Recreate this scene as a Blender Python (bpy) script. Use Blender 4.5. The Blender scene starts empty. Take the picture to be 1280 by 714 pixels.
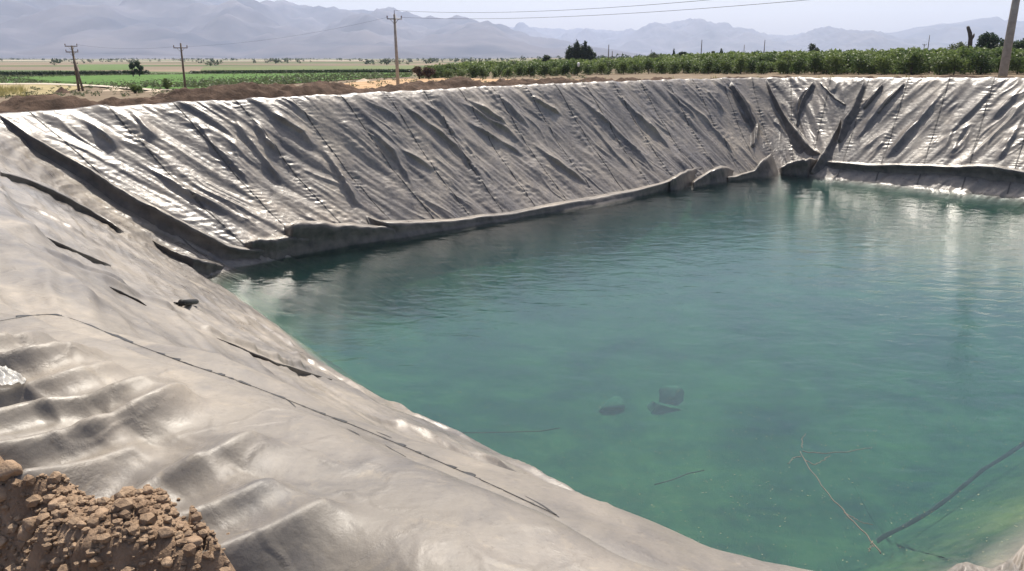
import bpy, math, random
import numpy as np
from mathutils import Vector
from mathutils.bvhtree import BVHTree

random.seed(7)
rng = np.random.default_rng(11)
sc = bpy.context.scene
COL = sc.collection
EYE = np.array([0.0, 0.0, 6.5])
PITCH = math.radians(15.83)
FPX = 1005.0
CP, SP = math.cos(PITCH), math.sin(PITCH)
SUN_AZ, SUN_EL = math.radians(7), math.radians(59)

# ------------------------------------------------------------------ helpers
def pdir(u, v):
    """direction through a photograph pixel (1280x714), scaled so its forward part is 1"""
    dv = v - 357.0
    f = FPX * CP - dv * SP
    return np.array([(u - 640.0) / f, 1.0, -(FPX * SP + dv * CP) / f])

def at_z(u, v, z):
    d = pdir(u, v)
    t = (z - EYE[2]) / d[2]
    return EYE + d * t

def field_z(x):
    return 3.5 + 0.02 * np.clip(x, -90, 75)

def on_field(u, v):
    d = pdir(u, v); z = 3.5
    for _ in range(25):
        t = (z - EYE[2]) / d[2]
        z = float(field_z(d[0] * t))
    return EYE + d * t

def _h(ix, iy, seed):
    n = (ix.astype(np.int64) * 374761393 + iy.astype(np.int64) * 668265263 + seed * 982451653) & 0xFFFFFFFF
    n = ((n ^ (n >> 13)) * 1274126177) & 0xFFFFFFFF
    n = n ^ (n >> 16)
    return n

def noise(x, y, seed=0):
    """2D gradient noise about -1..1"""
    x = np.asarray(x, float); y = np.asarray(y, float)
    x, y = np.broadcast_arrays(x, y)
    ix = np.floor(x); iy = np.floor(y); fx = x - ix; fy = y - iy
    ix = ix.astype(np.int64); iy = iy.astype(np.int64)
    u = fx * fx * fx * (fx * (fx * 6 - 15) + 10); v = fy * fy * fy * (fy * (fy * 6 - 15) + 10)
    def g(dx, dy):
        a = _h(ix + dx, iy + dy, seed).astype(float) * (2 * math.pi / 4294967296.0)
        return np.cos(a) * (fx - dx) + np.sin(a) * (fy - dy)
    a = g(0, 0); b = g(1, 0); c = g(0, 1); d = g(1, 1)
    return 1.5 * (a + (b - a) * u + (c - a) * v + (a - b - c + d) * u * v)

def fbm(x, y, seed=0, oct=4, gain=0.5):
    s = 0; a = 1.0
    for o in range(oct):
        s = s + a * noise(x * 2 ** o, y * 2 ** o, seed + o * 17); a *= gain
    return s

def ridged(x, y, seed=0):
    return 1 - 2 * np.abs(noise(x, y, seed))

def sstep(a, b, x):
    t = np.clip((x - a) / (b - a), 0, 1)
    return t * t * (3 - 2 * t)

def mesh_np(name, V, F, mat=None, parent=None, smooth=True):
    """V (n,3); F: (m,4) or (m,3) array, or list of lists"""
    me = bpy.data.meshes.new(name)
    V = np.asarray(V, np.float32)
    if isinstance(F, np.ndarray):
        k = F.shape[1]; m = F.shape[0]
        me.vertices.add(len(V)); me.vertices.foreach_set('co', V.ravel())
        me.loops.add(m * k); me.loops.foreach_set('vertex_index', F.astype(np.int32).ravel())
        me.polygons.add(m)
        me.polygons.foreach_set('loop_start', np.arange(0, m * k, k, dtype=np.int32))
        me.polygons.foreach_set('loop_total', np.full(m, k, np.int32))
        me.update(calc_edges=True)
    else:
        me.from_pydata([tuple(map(float, p)) for p in V], [], [list(map(int, f)) for f in F]); me.update()
    me.polygons.foreach_set('use_smooth', np.full(len(me.polygons), smooth))
    if mat: me.materials.append(mat)
    o = bpy.data.objects.new(name, me); COL.objects.link(o)
    if parent: o.parent = parent
    return o

def grid_faces(nu, nv, close_u=False):
    i = np.arange(nu if close_u else nu - 1)[:, None]; j = np.arange(nv - 1)[None, :]
    i2 = (i + 1) % nu
    return np.stack(np.broadcast_arrays(i * nv + j, i2 * nv + j, i2 * nv + j + 1, i * nv + j + 1), -1).reshape(-1, 4)

def tag(o, label=None, cat=None, group=None, kind=None):
    if label: o['label'] = label
    if cat: o['category'] = cat
    if group: o['group'] = group
    if kind: o['kind'] = kind
    return o

def empty(name, loc=(0, 0, 0), rz=0.0):
    o = bpy.data.objects.new(name, None); COL.objects.link(o)
    o.location = tuple(map(float, loc)); o.rotation_euler = (0, 0, rz); o.empty_display_size = 0.3
    return o

def copy_tree(o):
    c = o.copy(); COL.objects.link(c)
    for ch in list(o.children):
        d = ch.copy(); COL.objects.link(d); d.parent = c
        for g in list(ch.children):
            e = g.copy(); COL.objects.link(e); e.parent = d
    return c

def tube(path, rad, sides=8, cap=True):
    """verts, faces of a tapered tube along path"""
    P = np.asarray(path, float); n = len(P)
    R = np.full(n, rad) if np.isscalar(rad) else np.asarray(rad, float)
    T = np.gradient(P, axis=0); T /= np.linalg.norm(T, axis=1)[:, None] + 1e-9
    up = np.array([0, 0, 1.0]) if abs(T[0, 2]) < 0.9 else np.array([1.0, 0, 0])
    V = []
    for k in range(n):
        a = np.cross(T[k], up); a /= np.linalg.norm(a) + 1e-9
        b = np.cross(a, T[k])
        for s in range(sides):
            an = 2 * math.pi * s / sides
            V.append(P[k] + R[k] * (a * math.cos(an) + b * math.sin(an)))
    F = []
    for k in range(n - 1):
        for s in range(sides):
            s2 = (s + 1) % sides
            F.append([k * sides + s, k * sides + s2, (k + 1) * sides + s2, (k + 1) * sides + s])
    if cap:
        F.append(list(range(sides))[::-1]); F.append([(n - 1) * sides + s for s in range(sides)])
    return V, F

class MB:
    def __init__(s): s.V = []; s.F = []
    def add(s, V, F):
        b = len(s.V); s.V.extend([np.asarray(p, float) for p in V]); s.F.extend([[i + b for i in f] for f in F]); return s
    def tube(s, path, rad, sides=8): return s.add(*tube(path, rad, sides))
    def box(s, c, size, rz=0.0):
        c = np.asarray(c, float); hx, hy, hz = np.asarray(size, float) / 2; bv = min(hx, hy, hz) * 0.25
        V = []; cr, sr = math.cos(rz), math.sin(rz)
        for z, k in ((-hz, bv), (-hz + bv, 0), (hz - bv, 0), (hz, bv)):
            for x, y in ((-hx + k, -hy + k), (hx - k, -hy + k), (hx - k, hy - k), (-hx + k, hy - k)):
                V.append(c + (x * cr - y * sr, x * sr + y * cr, z))
        F = [[3, 2, 1, 0], [12, 13, 14, 15]]
        for k in range(3):
            for s2 in range(4):
                t = (s2 + 1) % 4
                F.append([k * 4 + s2, k * 4 + t, k * 4 + 4 + t, k * 4 + 4 + s2])
        return s.add(V, F)
    def build(s, name, mat, parent=None, smooth=True): return mesh_np(name, np.array(s.V), s.F, mat, parent, smooth)

# ------------------------------------------------------------------ materials
def mat(name):
    m = bpy.data.materials.new(name); m.use_nodes = True
    nt = m.node_tree; nt.nodes.clear()
    return m, nt, nt.nodes, nt.links

def N(nt, typ, **kw):
    n = nt.nodes.new(typ)
    for k, v in kw.items():
        if k.startswith('i_'):
            key = k[2:]
            n.inputs[int(key) if key.isdigit() else key.replace('_', ' ')].default_value = v
        else: setattr(n, k, v)
    return n

def ramp(nt, fac, stops):
    r = nt.nodes.new('ShaderNodeValToRGB'); e = r.color_ramp.elements
    while len(e) < len(stops): e.new(0.5)
    for k, (p, c) in enumerate(stops): e[k].position = p; e[k].color = (*c, 1) if len(c) == 3 else c
    if fac is not None: nt.links.new(fac, r.inputs[0])
    return r

def simple_mat(name, c1, c2, scale=4.0, rough=0.8, bump=0.0, bscale=None, spec=0.3, detail=6, metallic=0.0, obj_rand=0.0):
    m, nt, n, l = mat(name)
    tc = N(nt, 'ShaderNodeTexCoord')
    nz = N(nt, 'ShaderNodeTexNoise', i_Scale=scale, i_Detail=detail, i_Roughness=0.6)
    l.new(tc.outputs['Object'], nz.inputs['Vector'])
    r = ramp(nt, nz.outputs['Fac'], [(0.32, c1), (0.68, c2)])
    b = N(nt, 'ShaderNodeBsdfPrincipled', i_Roughness=rough, i_Metallic=metallic)
    b.inputs['Specular IOR Level'].default_value = spec
    col = r.outputs['Color']
    if obj_rand:
        oi = N(nt, 'ShaderNodeObjectInfo'); hs = N(nt, 'ShaderNodeHueSaturation')
        mr = N(nt, 'ShaderNodeMapRange'); mr.inputs[3].default_value = 1 - obj_rand; mr.inputs[4].default_value = 1 + obj_rand
        l.new(oi.outputs['Random'], mr.inputs[0]); l.new(mr.outputs[0], hs.inputs['Value']); l.new(col, hs.inputs['Color'])
        col = hs.outputs['Color']
    l.new(col, b.inputs['Base Color'])
    if bump:
        n2 = N(nt, 'ShaderNodeTexNoise', i_Scale=bscale or scale * 4, i_Detail=8, i_Roughness=0.65)
        l.new(tc.outputs['Object'], n2.inputs['Vector'])
        bp = N(nt, 'ShaderNodeBump', i_Strength=1.0, i_Distance=bump)
        l.new(n2.outputs['Fac'], bp.inputs['Height']); l.new(bp.outputs[0], b.inputs['Normal'])
    o = N(nt, 'ShaderNodeOutputMaterial'); l.new(b.outputs[0], o.inputs['Surface'])
    return m

def liner_mat(name='liner_sheet_plastic', dark=1.0):
    m, nt, n, l = mat(name)
    tc = N(nt, 'ShaderNodeTexCoord')
    big = N(nt, 'ShaderNodeTexNoise', i_Scale=0.55, i_Detail=7, i_Roughness=0.62)
    l.new(tc.outputs['Object'], big.inputs['Vector'])
    dust = ramp(nt, big.outputs['Fac'], [(0.36, (0.115 * dark, 0.105 * dark, 0.099 * dark)), (0.50, (0.20 * dark, 0.178 * dark, 0.156 * dark)), (0.64, (0.30 * dark, 0.262 * dark, 0.216 * dark))])
    # scuffs and dried mud
    sp = N(nt, 'ShaderNodeTexNoise', i_Scale=9.0, i_Detail=9, i_Roughness=0.72, i_Distortion=0.6)
    l.new(tc.outputs['Object'], sp.inputs['Vector'])
    spr = ramp(nt, sp.outputs['Fac'], [(0.56, (0, 0, 0)), (0.74, (1, 1, 1))])
    mx = N(nt, 'ShaderNodeMix', data_type='RGBA'); mx.inputs[7].default_value = (0.36 * dark, 0.30 * dark, 0.215 * dark, 1)
    sc1 = N(nt, 'ShaderNodeMath', operation='MULTIPLY'); sc1.inputs[1].default_value = 0.55
    l.new(spr.outputs['Color'], sc1.inputs[0]); l.new(sc1.outputs[0], mx.inputs[0]); l.new(dust.outputs['Color'], mx.inputs[6])
    wv = N(nt, 'ShaderNodeTexNoise', i_Scale=1.0, i_Detail=8, i_Roughness=0.7, i_Distortion=0.3)
    mp = N(nt, 'ShaderNodeMapping'); mp.inputs['Scale'].default_value = (6, 3.2, 5); mp.inputs['Rotation'].default_value = (0, 0, 0.9)
    l.new(tc.outputs['Object'], mp.inputs[0]); l.new(mp.outputs[0], wv.inputs['Vector'])
    wr = ramp(nt, wv.outputs['Fac'], [(0.32, (0.72, 0.73, 0.75)), (0.68, (1.14, 1.12, 1.08))])
    mu = N(nt, 'ShaderNodeMix', data_type='RGBA', blend_type='MULTIPLY'); mu.inputs[0].default_value = 1
    l.new(mx.outputs[2], mu.inputs[6]); l.new(wr.outputs['Color'], mu.inputs[7])
    sk = N(nt, 'ShaderNodeTexNoise', i_Scale=38, i_Detail=4, i_Roughness=0.7); l.new(tc.outputs['Object'], sk.inputs['Vector'])
    skr = ramp(nt, sk.outputs['Fac'], [(0.30, (0.62, 0.58, 0.54)), (0.42, (1, 1, 1))])
    mk = N(nt, 'ShaderNodeMix', data_type='RGBA', blend_type='MULTIPLY'); mk.inputs[0].default_value = 0.8; l.new(mu.outputs[2], mk.inputs[6]); l.new(skr.outputs['Color'], mk.inputs[7])
    mu = mk
    geo = N(nt, 'ShaderNodeNewGeometry'); sxyz = N(nt, 'ShaderNodeSeparateXYZ'); l.new(geo.outputs['Position'], sxyz.inputs[0])
    wz = N(nt, 'ShaderNodeMapRange'); wz.inputs[1].default_value = 0.03; wz.inputs[2].default_value = -0.7; l.new(sxyz.outputs['Z'], wz.inputs[0])
    al = N(nt, 'ShaderNodeTexNoise', i_Scale=0.38, i_Detail=12, i_Roughness=0.76, i_Distortion=0.25); l.new(geo.outputs['Position'], al.inputs['Vector'])
    alr = ramp(nt, al.outputs['Fac'], [(0.35, (0.013, 0.034, 0.038)), (0.5, (0.046, 0.080, 0.046)), (0.65, (0.105, 0.135, 0.062))])
    ma = N(nt, 'ShaderNodeMix', data_type='RGBA'); l.new(wz.outputs[0], ma.inputs[0]); l.new(mu.outputs[2], ma.inputs[6]); l.new(alr.outputs['Color'], ma.inputs[7])
    b = N(nt, 'ShaderNodeBsdfPrincipled'); b.inputs['Specular IOR Level'].default_value = 0.5
    gl_ = N(nt, 'ShaderNodeTexNoise', i_Scale=1.7, i_Detail=7, i_Roughness=0.7, i_Distortion=0.4); l.new(tc.outputs['Object'], gl_.inputs['Vector'])
    rr = N(nt, 'ShaderNodeMapRange'); rr.inputs[1].default_value = 0.34; rr.inputs[2].default_value = 0.52
    rr.inputs[3].default_value = 0.22; rr.inputs[4].default_value = 0.42
    l.new(gl_.outputs['Fac'], rr.inputs[0])
    ny = N(nt, 'ShaderNodeMapRange'); ny.inputs[1].default_value = 5.0; ny.inputs[2].default_value = 15.0; ny.inputs[3].default_value = 0.14; ny.inputs[4].default_value = 0.0
    l.new(sxyz.outputs['Y'], ny.inputs[0])                # the trodden near berm is dustier and duller
    ra = N(nt, 'ShaderNodeMath', operation='ADD'); l.new(rr.outputs[0], ra.inputs[0]); l.new(ny.outputs[0], ra.inputs[1])
    rx = N(nt, 'ShaderNodeMix', data_type='FLOAT'); l.new(wz.outputs[0], rx.inputs[0]); l.new(ra.outputs[0], rx.inputs[2]); rx.inputs[3].default_value = 0.95
    l.new(rx.outputs[0], b.inputs['Roughness'])
    sx_ = N(nt, 'ShaderNodeMapRange'); sx_.inputs[3].default_value = 0.75; sx_.inputs[4].default_value = 0.0; l.new(wz.outputs[0], sx_.inputs[0]); sn_ = N(nt, 'ShaderNodeMath', operation='MULTIPLY_ADD'); sn_.inputs[1].default_value = -1.9; l.new(ny.outputs[0], sn_.inputs[0]); l.new(sx_.outputs[0], sn_.inputs[2])
    sn_.use_clamp = True; l.new(sn_.outputs[0], b.inputs['Specular IOR Level'])
    nd = N(nt, 'ShaderNodeMath', operation='MULTIPLY'); 
    dn = N(nt, 'ShaderNodeTexNoise', i_Scale=2.4, i_Detail=10, i_Roughness=0.72, i_Distortion=0.8); l.new(tc.outputs['Object'], dn.inputs['Vector'])
    dr = N(nt, 'ShaderNodeMapRange'); dr.inputs[1].default_value = 0.44; dr.inputs[2].default_value = 0.60; dr.inputs[3].default_value = 0.0; dr.inputs[4].default_value = 4.2; l.new(dn.outputs['Fac'], dr.inputs[0])
    l.new(dr.outputs[0], nd.inputs[1]); l.new(ny.outputs[0], nd.inputs[0])
    md = N(nt, 'ShaderNodeMix', data_type='RGBA'); md.inputs[7].default_value = (0.165, 0.145, 0.118, 1); l.new(nd.outputs[0], md.inputs[0]); l.new(ma.outputs[2], md.inputs[6])
    l.new(md.outputs[2], b.inputs['Base Color'])
    n2 = N(nt, 'ShaderNodeTexNoise', i_Scale=14, i_Detail=6, i_Roughness=0.6)
    l.new(tc.outputs['Object'], n2.inputs['Vector'])
    rg = N(nt, 'ShaderNodeTexNoise', i_Scale=1.6, i_Detail=4, i_Roughness=0.55, i_Distortion=0.25)
    rg.noise_type = 'RIDGED_MULTIFRACTAL'; l.new(tc.outputs['Object'], rg.inputs['Vector'])
    sm_ = N(nt, 'ShaderNodeMath', operation='MULTIPLY_ADD'); sm_.inputs[1].default_value = 1.1; l.new(rg.outputs['Fac'], sm_.inputs[0]); l.new(n2.outputs['Fac'], sm_.inputs[2])
    # crisp crumple creases of thin sheet
    dw = N(nt, 'ShaderNodeTexNoise', i_Scale=1.3, i_Detail=3); l.new(tc.outputs['Object'], dw.inputs['Vector'])
    vm = N(nt, 'ShaderNodeVectorMath', operation='MULTIPLY_ADD'); vm.inputs[1].default_value = (0.9, 0.9, 0.9); l.new(dw.outputs['Color'], vm.inputs[0]); l.new(tc.outputs['Object'], vm.inputs[2])
    vo = N(nt, 'ShaderNodeTexVoronoi', feature='DISTANCE_TO_EDGE', i_Scale=2.3); l.new(vm.outputs[0], vo.inputs['Vector'])
    vr = N(nt, 'ShaderNodeMapRange'); vr.inputs[1].default_value = 0.0; vr.inputs[2].default_value = 0.07; vr.inputs[3].default_value = 0.8; vr.inputs[4].default_value = 0.0; vr.interpolation_type = 'SMOOTHSTEP'
    l.new(vo.outputs['Distance'], vr.inputs[0])
    cm = N(nt, 'ShaderNodeMapRange'); cm.inputs[1].default_value = 0.45; cm.inputs[2].default_value = 0.6; l.new(gl_.outputs['Fac'], cm.inputs[0])
    vx = N(nt, 'ShaderNodeMath', operation='MULTIPLY_ADD'); l.new(vr.outputs[0], vx.inputs[0]); l.new(cm.outputs[0], vx.inputs[1]); l.new(sm_.outputs[0], vx.inputs[2])
    bp = N(nt, 'ShaderNodeBump', i_Strength=0.26, i_Distance=0.016)
    l.new(vx.outputs[0], bp.inputs['Height']); l.new(bp.outputs[0], b.inputs['Normal'])
    o = N(nt, 'ShaderNodeOutputMaterial'); l.new(b.outputs[0], o.inputs['Surface'])
    return m

M_LINER = liner_mat(dark=0.8)
M_FOLD_SHADE = simple_mat('shade_dark_sheet', (0.06, 0.057, 0.058), (0.135, 0.122, 0.112), 2.5, 0.5, 0.006, 14)  # darker liner colour, stands for shade on the fold faces
M_SEAM = simple_mat('liner_weld', (0.05, 0.047, 0.045), (0.12, 0.11, 0.10), 12, 0.5, 0.004, 60)
M_BLACK = simple_mat('black_plastic', (0.012, 0.012, 0.013), (0.03, 0.03, 0.03), 20, 0.5)
M_SOIL = simple_mat('loose_soil', (0.19, 0.128, 0.086), (0.36, 0.258, 0.178), 7, 0.95, 0.02, 45, 0.1, 9)
M_CLOD = simple_mat('dry_clod', (0.215, 0.146, 0.098), (0.40, 0.292, 0.20), 9, 0.95, 0.012, 40, 0.1, 8, obj_rand=0.2)
M_BANK = simple_mat('dark_soil', (0.04, 0.028, 0.022), (0.115, 0.078, 0.058), 2.2, 0.95, 0.05, 12, 0.1, 9)
M_CONC = simple_mat('pole_concrete', (0.27, 0.245, 0.215), (0.40, 0.365, 0.32), 3, 0.85, 0.004, 30)
M_WOOD = simple_mat('weathered_wood', (0.10, 0.075, 0.055), (0.19, 0.15, 0.115), 5, 0.85)
M_STEEL = simple_mat('galvanised_steel', (0.16, 0.16, 0.16), (0.26, 0.26, 0.26), 8, 0.5, metallic=0.6)
M_INSUL = simple_mat('brown_ceramic', (0.10, 0.055, 0.04), (0.16, 0.09, 0.06), 8, 0.25)
M_TWIG = simple_mat('twig_bark', (0.09, 0.07, 0.055), (0.20, 0.16, 0.12), 30, 0.8)

def leaf_mat(name, c1, c2):
    m, nt, n, l = mat(name)
    g = N(nt, 'ShaderNodeNewGeometry'); oi = N(nt, 'ShaderNodeObjectInfo')
    ad = N(nt, 'ShaderNodeMath', operation='ADD'); l.new(g.outputs['Random Per Island'], ad.inputs[0]); l.new(oi.outputs['Random'], ad.inputs[1])
    ml = N(nt, 'ShaderNodeMath', operation='MULTIPLY'); ml.inputs[1].default_value = 0.5; l.new(ad.outputs[0], ml.inputs[0])
    r = ramp(nt, ml.outputs[0], [(0.1, c1), (0.9, c2)])
    b = N(nt, 'ShaderNodeBsdfPrincipled', i_Roughness=0.55); b.inputs['Specular IOR Level'].default_value = 0.35
    l.new(r.outputs['Color'], b.inputs['Base Color'])
    t = N(nt, 'ShaderNodeBsdfTranslucent'); l.new(r.outputs['Color'], t.inputs['Color'])
    mx = N(nt, 'ShaderNodeMixShader'); mx.inputs[0].default_value = 0.4
    l.new(b.outputs[0], mx.inputs[1]); l.new(t.outputs[0], mx.inputs[2])
    o = N(nt, 'ShaderNodeOutputMaterial'); l.new(mx.outputs[0], o.inputs['Surface'])
    return m

M_LEAF = leaf_mat('orchard_leaf', (0.038, 0.072, 0.018), (0.15, 0.20, 0.055))
M_LEAF_DARK = leaf_mat('dark_leaf', (0.025, 0.045, 0.022), (0.055, 0.085, 0.035))
M_LEAF_OLIVE = leaf_mat('olive_leaf', (0.05, 0.065, 0.032), (0.10, 0.12, 0.055))
M_LEAF_RUST = leaf_mat('rusty_leaf', (0.05, 0.032, 0.022), (0.11, 0.07, 0.045))
M_GRASS_DRY = leaf_mat('dry_grass_blade', (0.22, 0.20, 0.07), (0.42, 0.37, 0.17))
M_BARK = simple_mat('tree_bark', (0.06, 0.045, 0.035), (0.13, 0.10, 0.08), 8, 0.9)

# ------------------------------------------------------------------ pond liner base surface
# stations round the pond: waterline x,y | crest x,y,z | toe x,y | zone (0 far side, 1 near, 2 left flank, 3 left bank, 4 back bank)
ST = [
 ((34.5, 30.8), (40.5, 30.3, 5.5), (30.0, 31.5), 0),
 ((24.0, 22.6), (27.4, 18.2, 5.3), (20.6, 24.6), 0),
 ((13.0, 14.2), (16.2, 10.0, 5.1), (11.0, 17.2), 0),
 ((7.0, 9.57), (8.7, 4.4, 5.0), (7.9, 14.9), 1),
 ((6.2, 9.15), (5.6, 2.3, 5.0), (7.4, 14.3), 1),
 ((5.3, 8.9), (2.5, 1.65, 5.05), (6.9, 13.7), 1),
 ((4.8, 8.9), (0.62, 1.95, 5.1), (6.4, 13.3), 1),
 ((4.4, 9.0), (0.15, 2.26, 5.1), (6.1, 13.0), 1),
 ((3.9, 9.18), (-0.11, 2.48, 5.1), (5.7, 12.7), 1),
 ((3.1, 9.45), (-0.79, 3.03, 5.1), (5.2, 12.4), 1),
 ((2.52, 9.72), (-1.84, 3.79, 5.1), (4.8, 12.3), 1),
 ((2.1, 10.05), (-2.62, 4.30, 5.09), (4.4, 12.4), 1),
 ((1.59, 10.54), (-3.5, 5.10, 5.07), (3.9, 12.7), 2),
 ((0.53, 11.58), (-4.9, 6.9, 5.05), (2.9, 13.5), 2),
 ((-0.54, 12.6), (-6.1, 8.5, 5.03), (1.9, 14.5), 2),
 ((-3.1, 15.25), (-8.7, 12.0, 5.0), (-0.6, 17.1), 2),
 ((-5.93, 19.16), (-11.6, 16.0, 4.95), (-3.4, 21.0), 2),
 ((-8.3, 22.4), (-14.2, 20.3, 4.88), (-5.8, 24.2), 2),
 ((-9.35, 24.0), (-15.6, 24.3, 4.86), (-5.5, 25.5), 3),
 ((-7.88, 26.05), (-13.1, 28.0, 4.95), (-4.2, 27.6), 3),
 ((-3.49, 31.3), (-7.57, 32.6, 5.07), (-0.8, 29.4), 3),
 ((0.0, 34.7), (-3.6, 37.1, 5.12), (2.3, 32.2), 3),
 ((3.86, 38.5), (0.3, 41.2, 5.18), (5.9, 35.9), 3),
 ((9.96, 43.4), (6.8, 46.9, 5.24), (11.8, 40.4), 3),
 ((14.4, 46.5), (12.8, 51.2, 5.27), (14.6, 42.6), 3),
 ((16.2, 46.9), (17.0, 52.5, 5.29), (15.2, 42.4), 3),
 ((17.6, 45.4), (20.4, 49.6, 5.35), (15.9, 41.6), 4),
 ((24.7, 38.5), (28.2, 42.7, 5.5), (22.3, 35.6), 4),
 ((30.5, 33.6), (35.8, 36.0, 5.5), (27.2, 32.3), 4),
]
def catmull(P, t):
    """closed-loop catmull-rom; P (n,k), t in station units"""
    n = len(P); i = np.floor(t).astype(int); f = (t - i)[:, None]
    p0, p1, p2, p3 = P[(i - 1) % n], P[i % n], P[(i + 1) % n], P[(i + 2) % n]
    return 0.5 * (2 * p1 + (p2 - p0) * f + (2 * p0 - 5 * p1 + 4 * p2 - p3) * f ** 2 + (3 * p1 - p0 - 3 * p2 + p3) * f ** 3)

W0 = np.array([(*s[0], 0.0) for s in ST]); S0 = np.array([s[1] for s in ST]); T0 = np.array([(*s[2], -3.0) for s in ST])
ZONE = np.array([s[3] for s in ST])
STEP = {0: 0.16, 1: 0.013, 2: 0.028, 3: 0.032, 4: 0.036}
ts = []
for k in range(len(ST)):
    k2 = (k + 1) % len(ST)
    if ZONE[k] == 1: L = np.linalg.norm(S0[k2] - S0[k])
    else: L = 0.5 * (np.linalg.norm(S0[k2] - S0[k]) + np.linalg.norm(W0[k2] - W0[k]))
    st = STEP[ZONE[k]]
    if k in (3, 4): st = 0.04
    m = max(4, int(L / st)); ts.append(k + np.arange(m) / m)
ts = np.concatenate(ts); NS = len(ts)
def smooth_loop(A, w):
    K = np.concatenate([A[-w:], A, A[:w]]); c = np.cumsum(np.concatenate([np.zeros((1, A.shape[1])), K]), axis=0)
    return (c[2 * w + 1:] - c[:-2 * w - 1]) / (2 * w + 1)
Wc, Sc, Tc = (smooth_loop(catmull(P, ts), 12) for P in (W0, S0, T0))
zone_w = {z: smooth_loop((ZONE[np.floor(ts).astype(int)] == z).astype(float)[:, None], 22)[:, 0] for z in range(5)}
nout = (Sc - Wc); nout[:, 2] = 0; nout /= np.linalg.norm(nout, axis=1)[:, None]
zup = np.array([0, 0, 1.0])
near = zone_w[1][:, None]
CEN = np.array([10.0, 29.0, -3.0])
rowP = [Sc + nout * 1.5 - zup * 0.46,
        Sc + nout * 1.08 - zup * (0.30 + 0.02 * near),
        Sc + nout * (0.34 + 0.14 * near) - zup * (0.03 - 0.06 * near),
        Sc - zup * 0.0,
        Sc - nout * 0.34 - zup * 0.30,
        0.5 * (Sc + Wc) - zup * (0.12 + 0.10 * (zone_w[3] + zone_w[4])[:, None]),
        Wc, Tc, 0.5 * (Tc + CEN), CEN + 0.0 * Tc]
counts = [22, 60, 34, 22, 95, 112, 46, 12, 8]
G = []; seg = []
for k, c in enumerate(counts):
    f = (np.arange(c) / c)[None, :, None]
    G.append(rowP[k][:, None, :] * (1 - f) + rowP[k + 1][:, None, :] * f); seg += [k] * c
G.append(rowP[-1][:, None, :]); seg.append(len(counts))
G = np.concatenate(G, axis=1); seg = np.array(seg); NR = G.shape[1]
for w in (6, 6, 4):                                   # round the profile over
    K = np.concatenate([np.repeat(G[:, :1], w, 1), G, np.repeat(G[:, -1:], w, 1)], axis=1)
    c = np.cumsum(np.concatenate([np.zeros((NS, 1, 3)), K], axis=1), axis=1)
    G2 = (c[:, 2 * w + 1:] - c[:, :-2 * w - 1]) / (2 * w + 1)
    G2[:, 0] = G[:, 0]; G2[:, -1] = G[:, -1]; G = G2
BASE = G.copy()
rm = np.concatenate([np.zeros((NS, 1)), np.cumsum(np.linalg.norm(np.diff(BASE, axis=1), axis=2), axis=1)], axis=1)
iS = int(np.argmax(seg == 3)); iW = int(np.argmax(seg == 6)); iT = int(np.argmax(seg == 7))
rm = rm - rm[:, iS:iS + 1]
mid = 0.5 * (Sc + Wc)
sm = np.concatenate([[0], np.cumsum(np.linalg.norm(np.diff(0.75 * Sc + 0.25 * Wc, axis=0), axis=1))])
def normals(Gr):
    du = np.roll(Gr, -1, 0) - np.roll(Gr, 1, 0); dv = np.gradient(Gr, axis=1)
    n = np.cross(du, dv); n /= np.linalg.norm(n, axis=2)[:, :, None] + 1e-9
    return np.where(n[:, :, 2:3] < 0, -n, n)
NB = normals(BASE)
# ray casting on a light version of the base
cs, rs = np.arange(0, NS, 5), np.arange(0, iT + 8, 4)
Bl = BASE[cs][:, rs]
BVH = BVHTree.FromPolygons([tuple(p) for p in Bl.reshape(-1, 3)], grid_faces(len(cs), len(rs), True).tolist())
def hit(u, v):
    d = Vector(pdir(u, v)).normalized()
    p, n, i, t = BVH.ray_cast(Vector(EYE), d)
    if p is None:
        return at_z(u, v, 0.0), np.array([0, 0, 1.0])
    n = np.array(n); n = n if n[2] > 0 else -n
    return np.array(p), n

# ------------------------------------------------------------------ wrinkles
X = np.broadcast_to(sm[:, None], rm.shape); Y = rm
D = np.zeros_like(rm)
body = sstep(-0.2, 0.5, Y) * (1 - sstep(0.0, 0.6, np.arange(NR)[None, :] - (iT - 10)) * 0.6)
on_slope = sstep(-0.1, 0.35, Y)
wA = zone_w[3][:, None]; wB = zone_w[4][:, None]; wD = zone_w[2][:, None]; wN = near
def drag(px, seed, k=0.16, fine=1.0):
    a = noise(px / 0.75, Y / 3.2, seed); a2 = noise((px + k * a) / 0.75, Y / 3.2, seed)
    f1 = 0.05 * a2
    px2 = px + 0.3 * noise(X / 1.7, Y / 1.7, seed + 5)
    b = ridged(px2 / 1.25, Y / 4.5, seed + 1); b2 = ridged((px2 + 0.15 * Y + 7) / 0.8, Y / 2.6, seed + 9)
    f2 = 1.35 * (0.11 * np.clip(b - 0.55, 0, 1) ** 1.2 + 0.075 * np.clip(b2 - 0.6, 0, 1) ** 1.1) * sstep(-0.25, 0.6, noise(X / 2.0, Y / 2.6, seed + 11))
    f3 = 0.024 * noise(px / 0.24, Y / 1.4, seed + 2) * sstep(-0.5, 0.4, noise(X / 1.5, Y / 2.2, seed + 14)) + 0.030 * noise(px / 0.52, Y / 2.4, seed + 15)
    f4 = 0.022 * noise(X / 0.5 + 0.3 * noise(X, Y, 9), Y / 0.20, seed + 3) * sstep(0.0, 0.6, noise(X / 1.1, Y / 1.6, seed + 4))
    f5 = 0.006 * noise(X / 0.16, Y / 0.13, seed + 6)
    return f1 + f2 + f3 + (f4 + f5) * fine
flo = 1 - sstep(0, 14, np.arange(NR)[None, :] - (iT - 8))
fade_top = sstep(-0.35, 0.5, Y)
iA = wA > 0.01; iB = wB > 0.01
SEAM_A = 2.15
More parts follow.
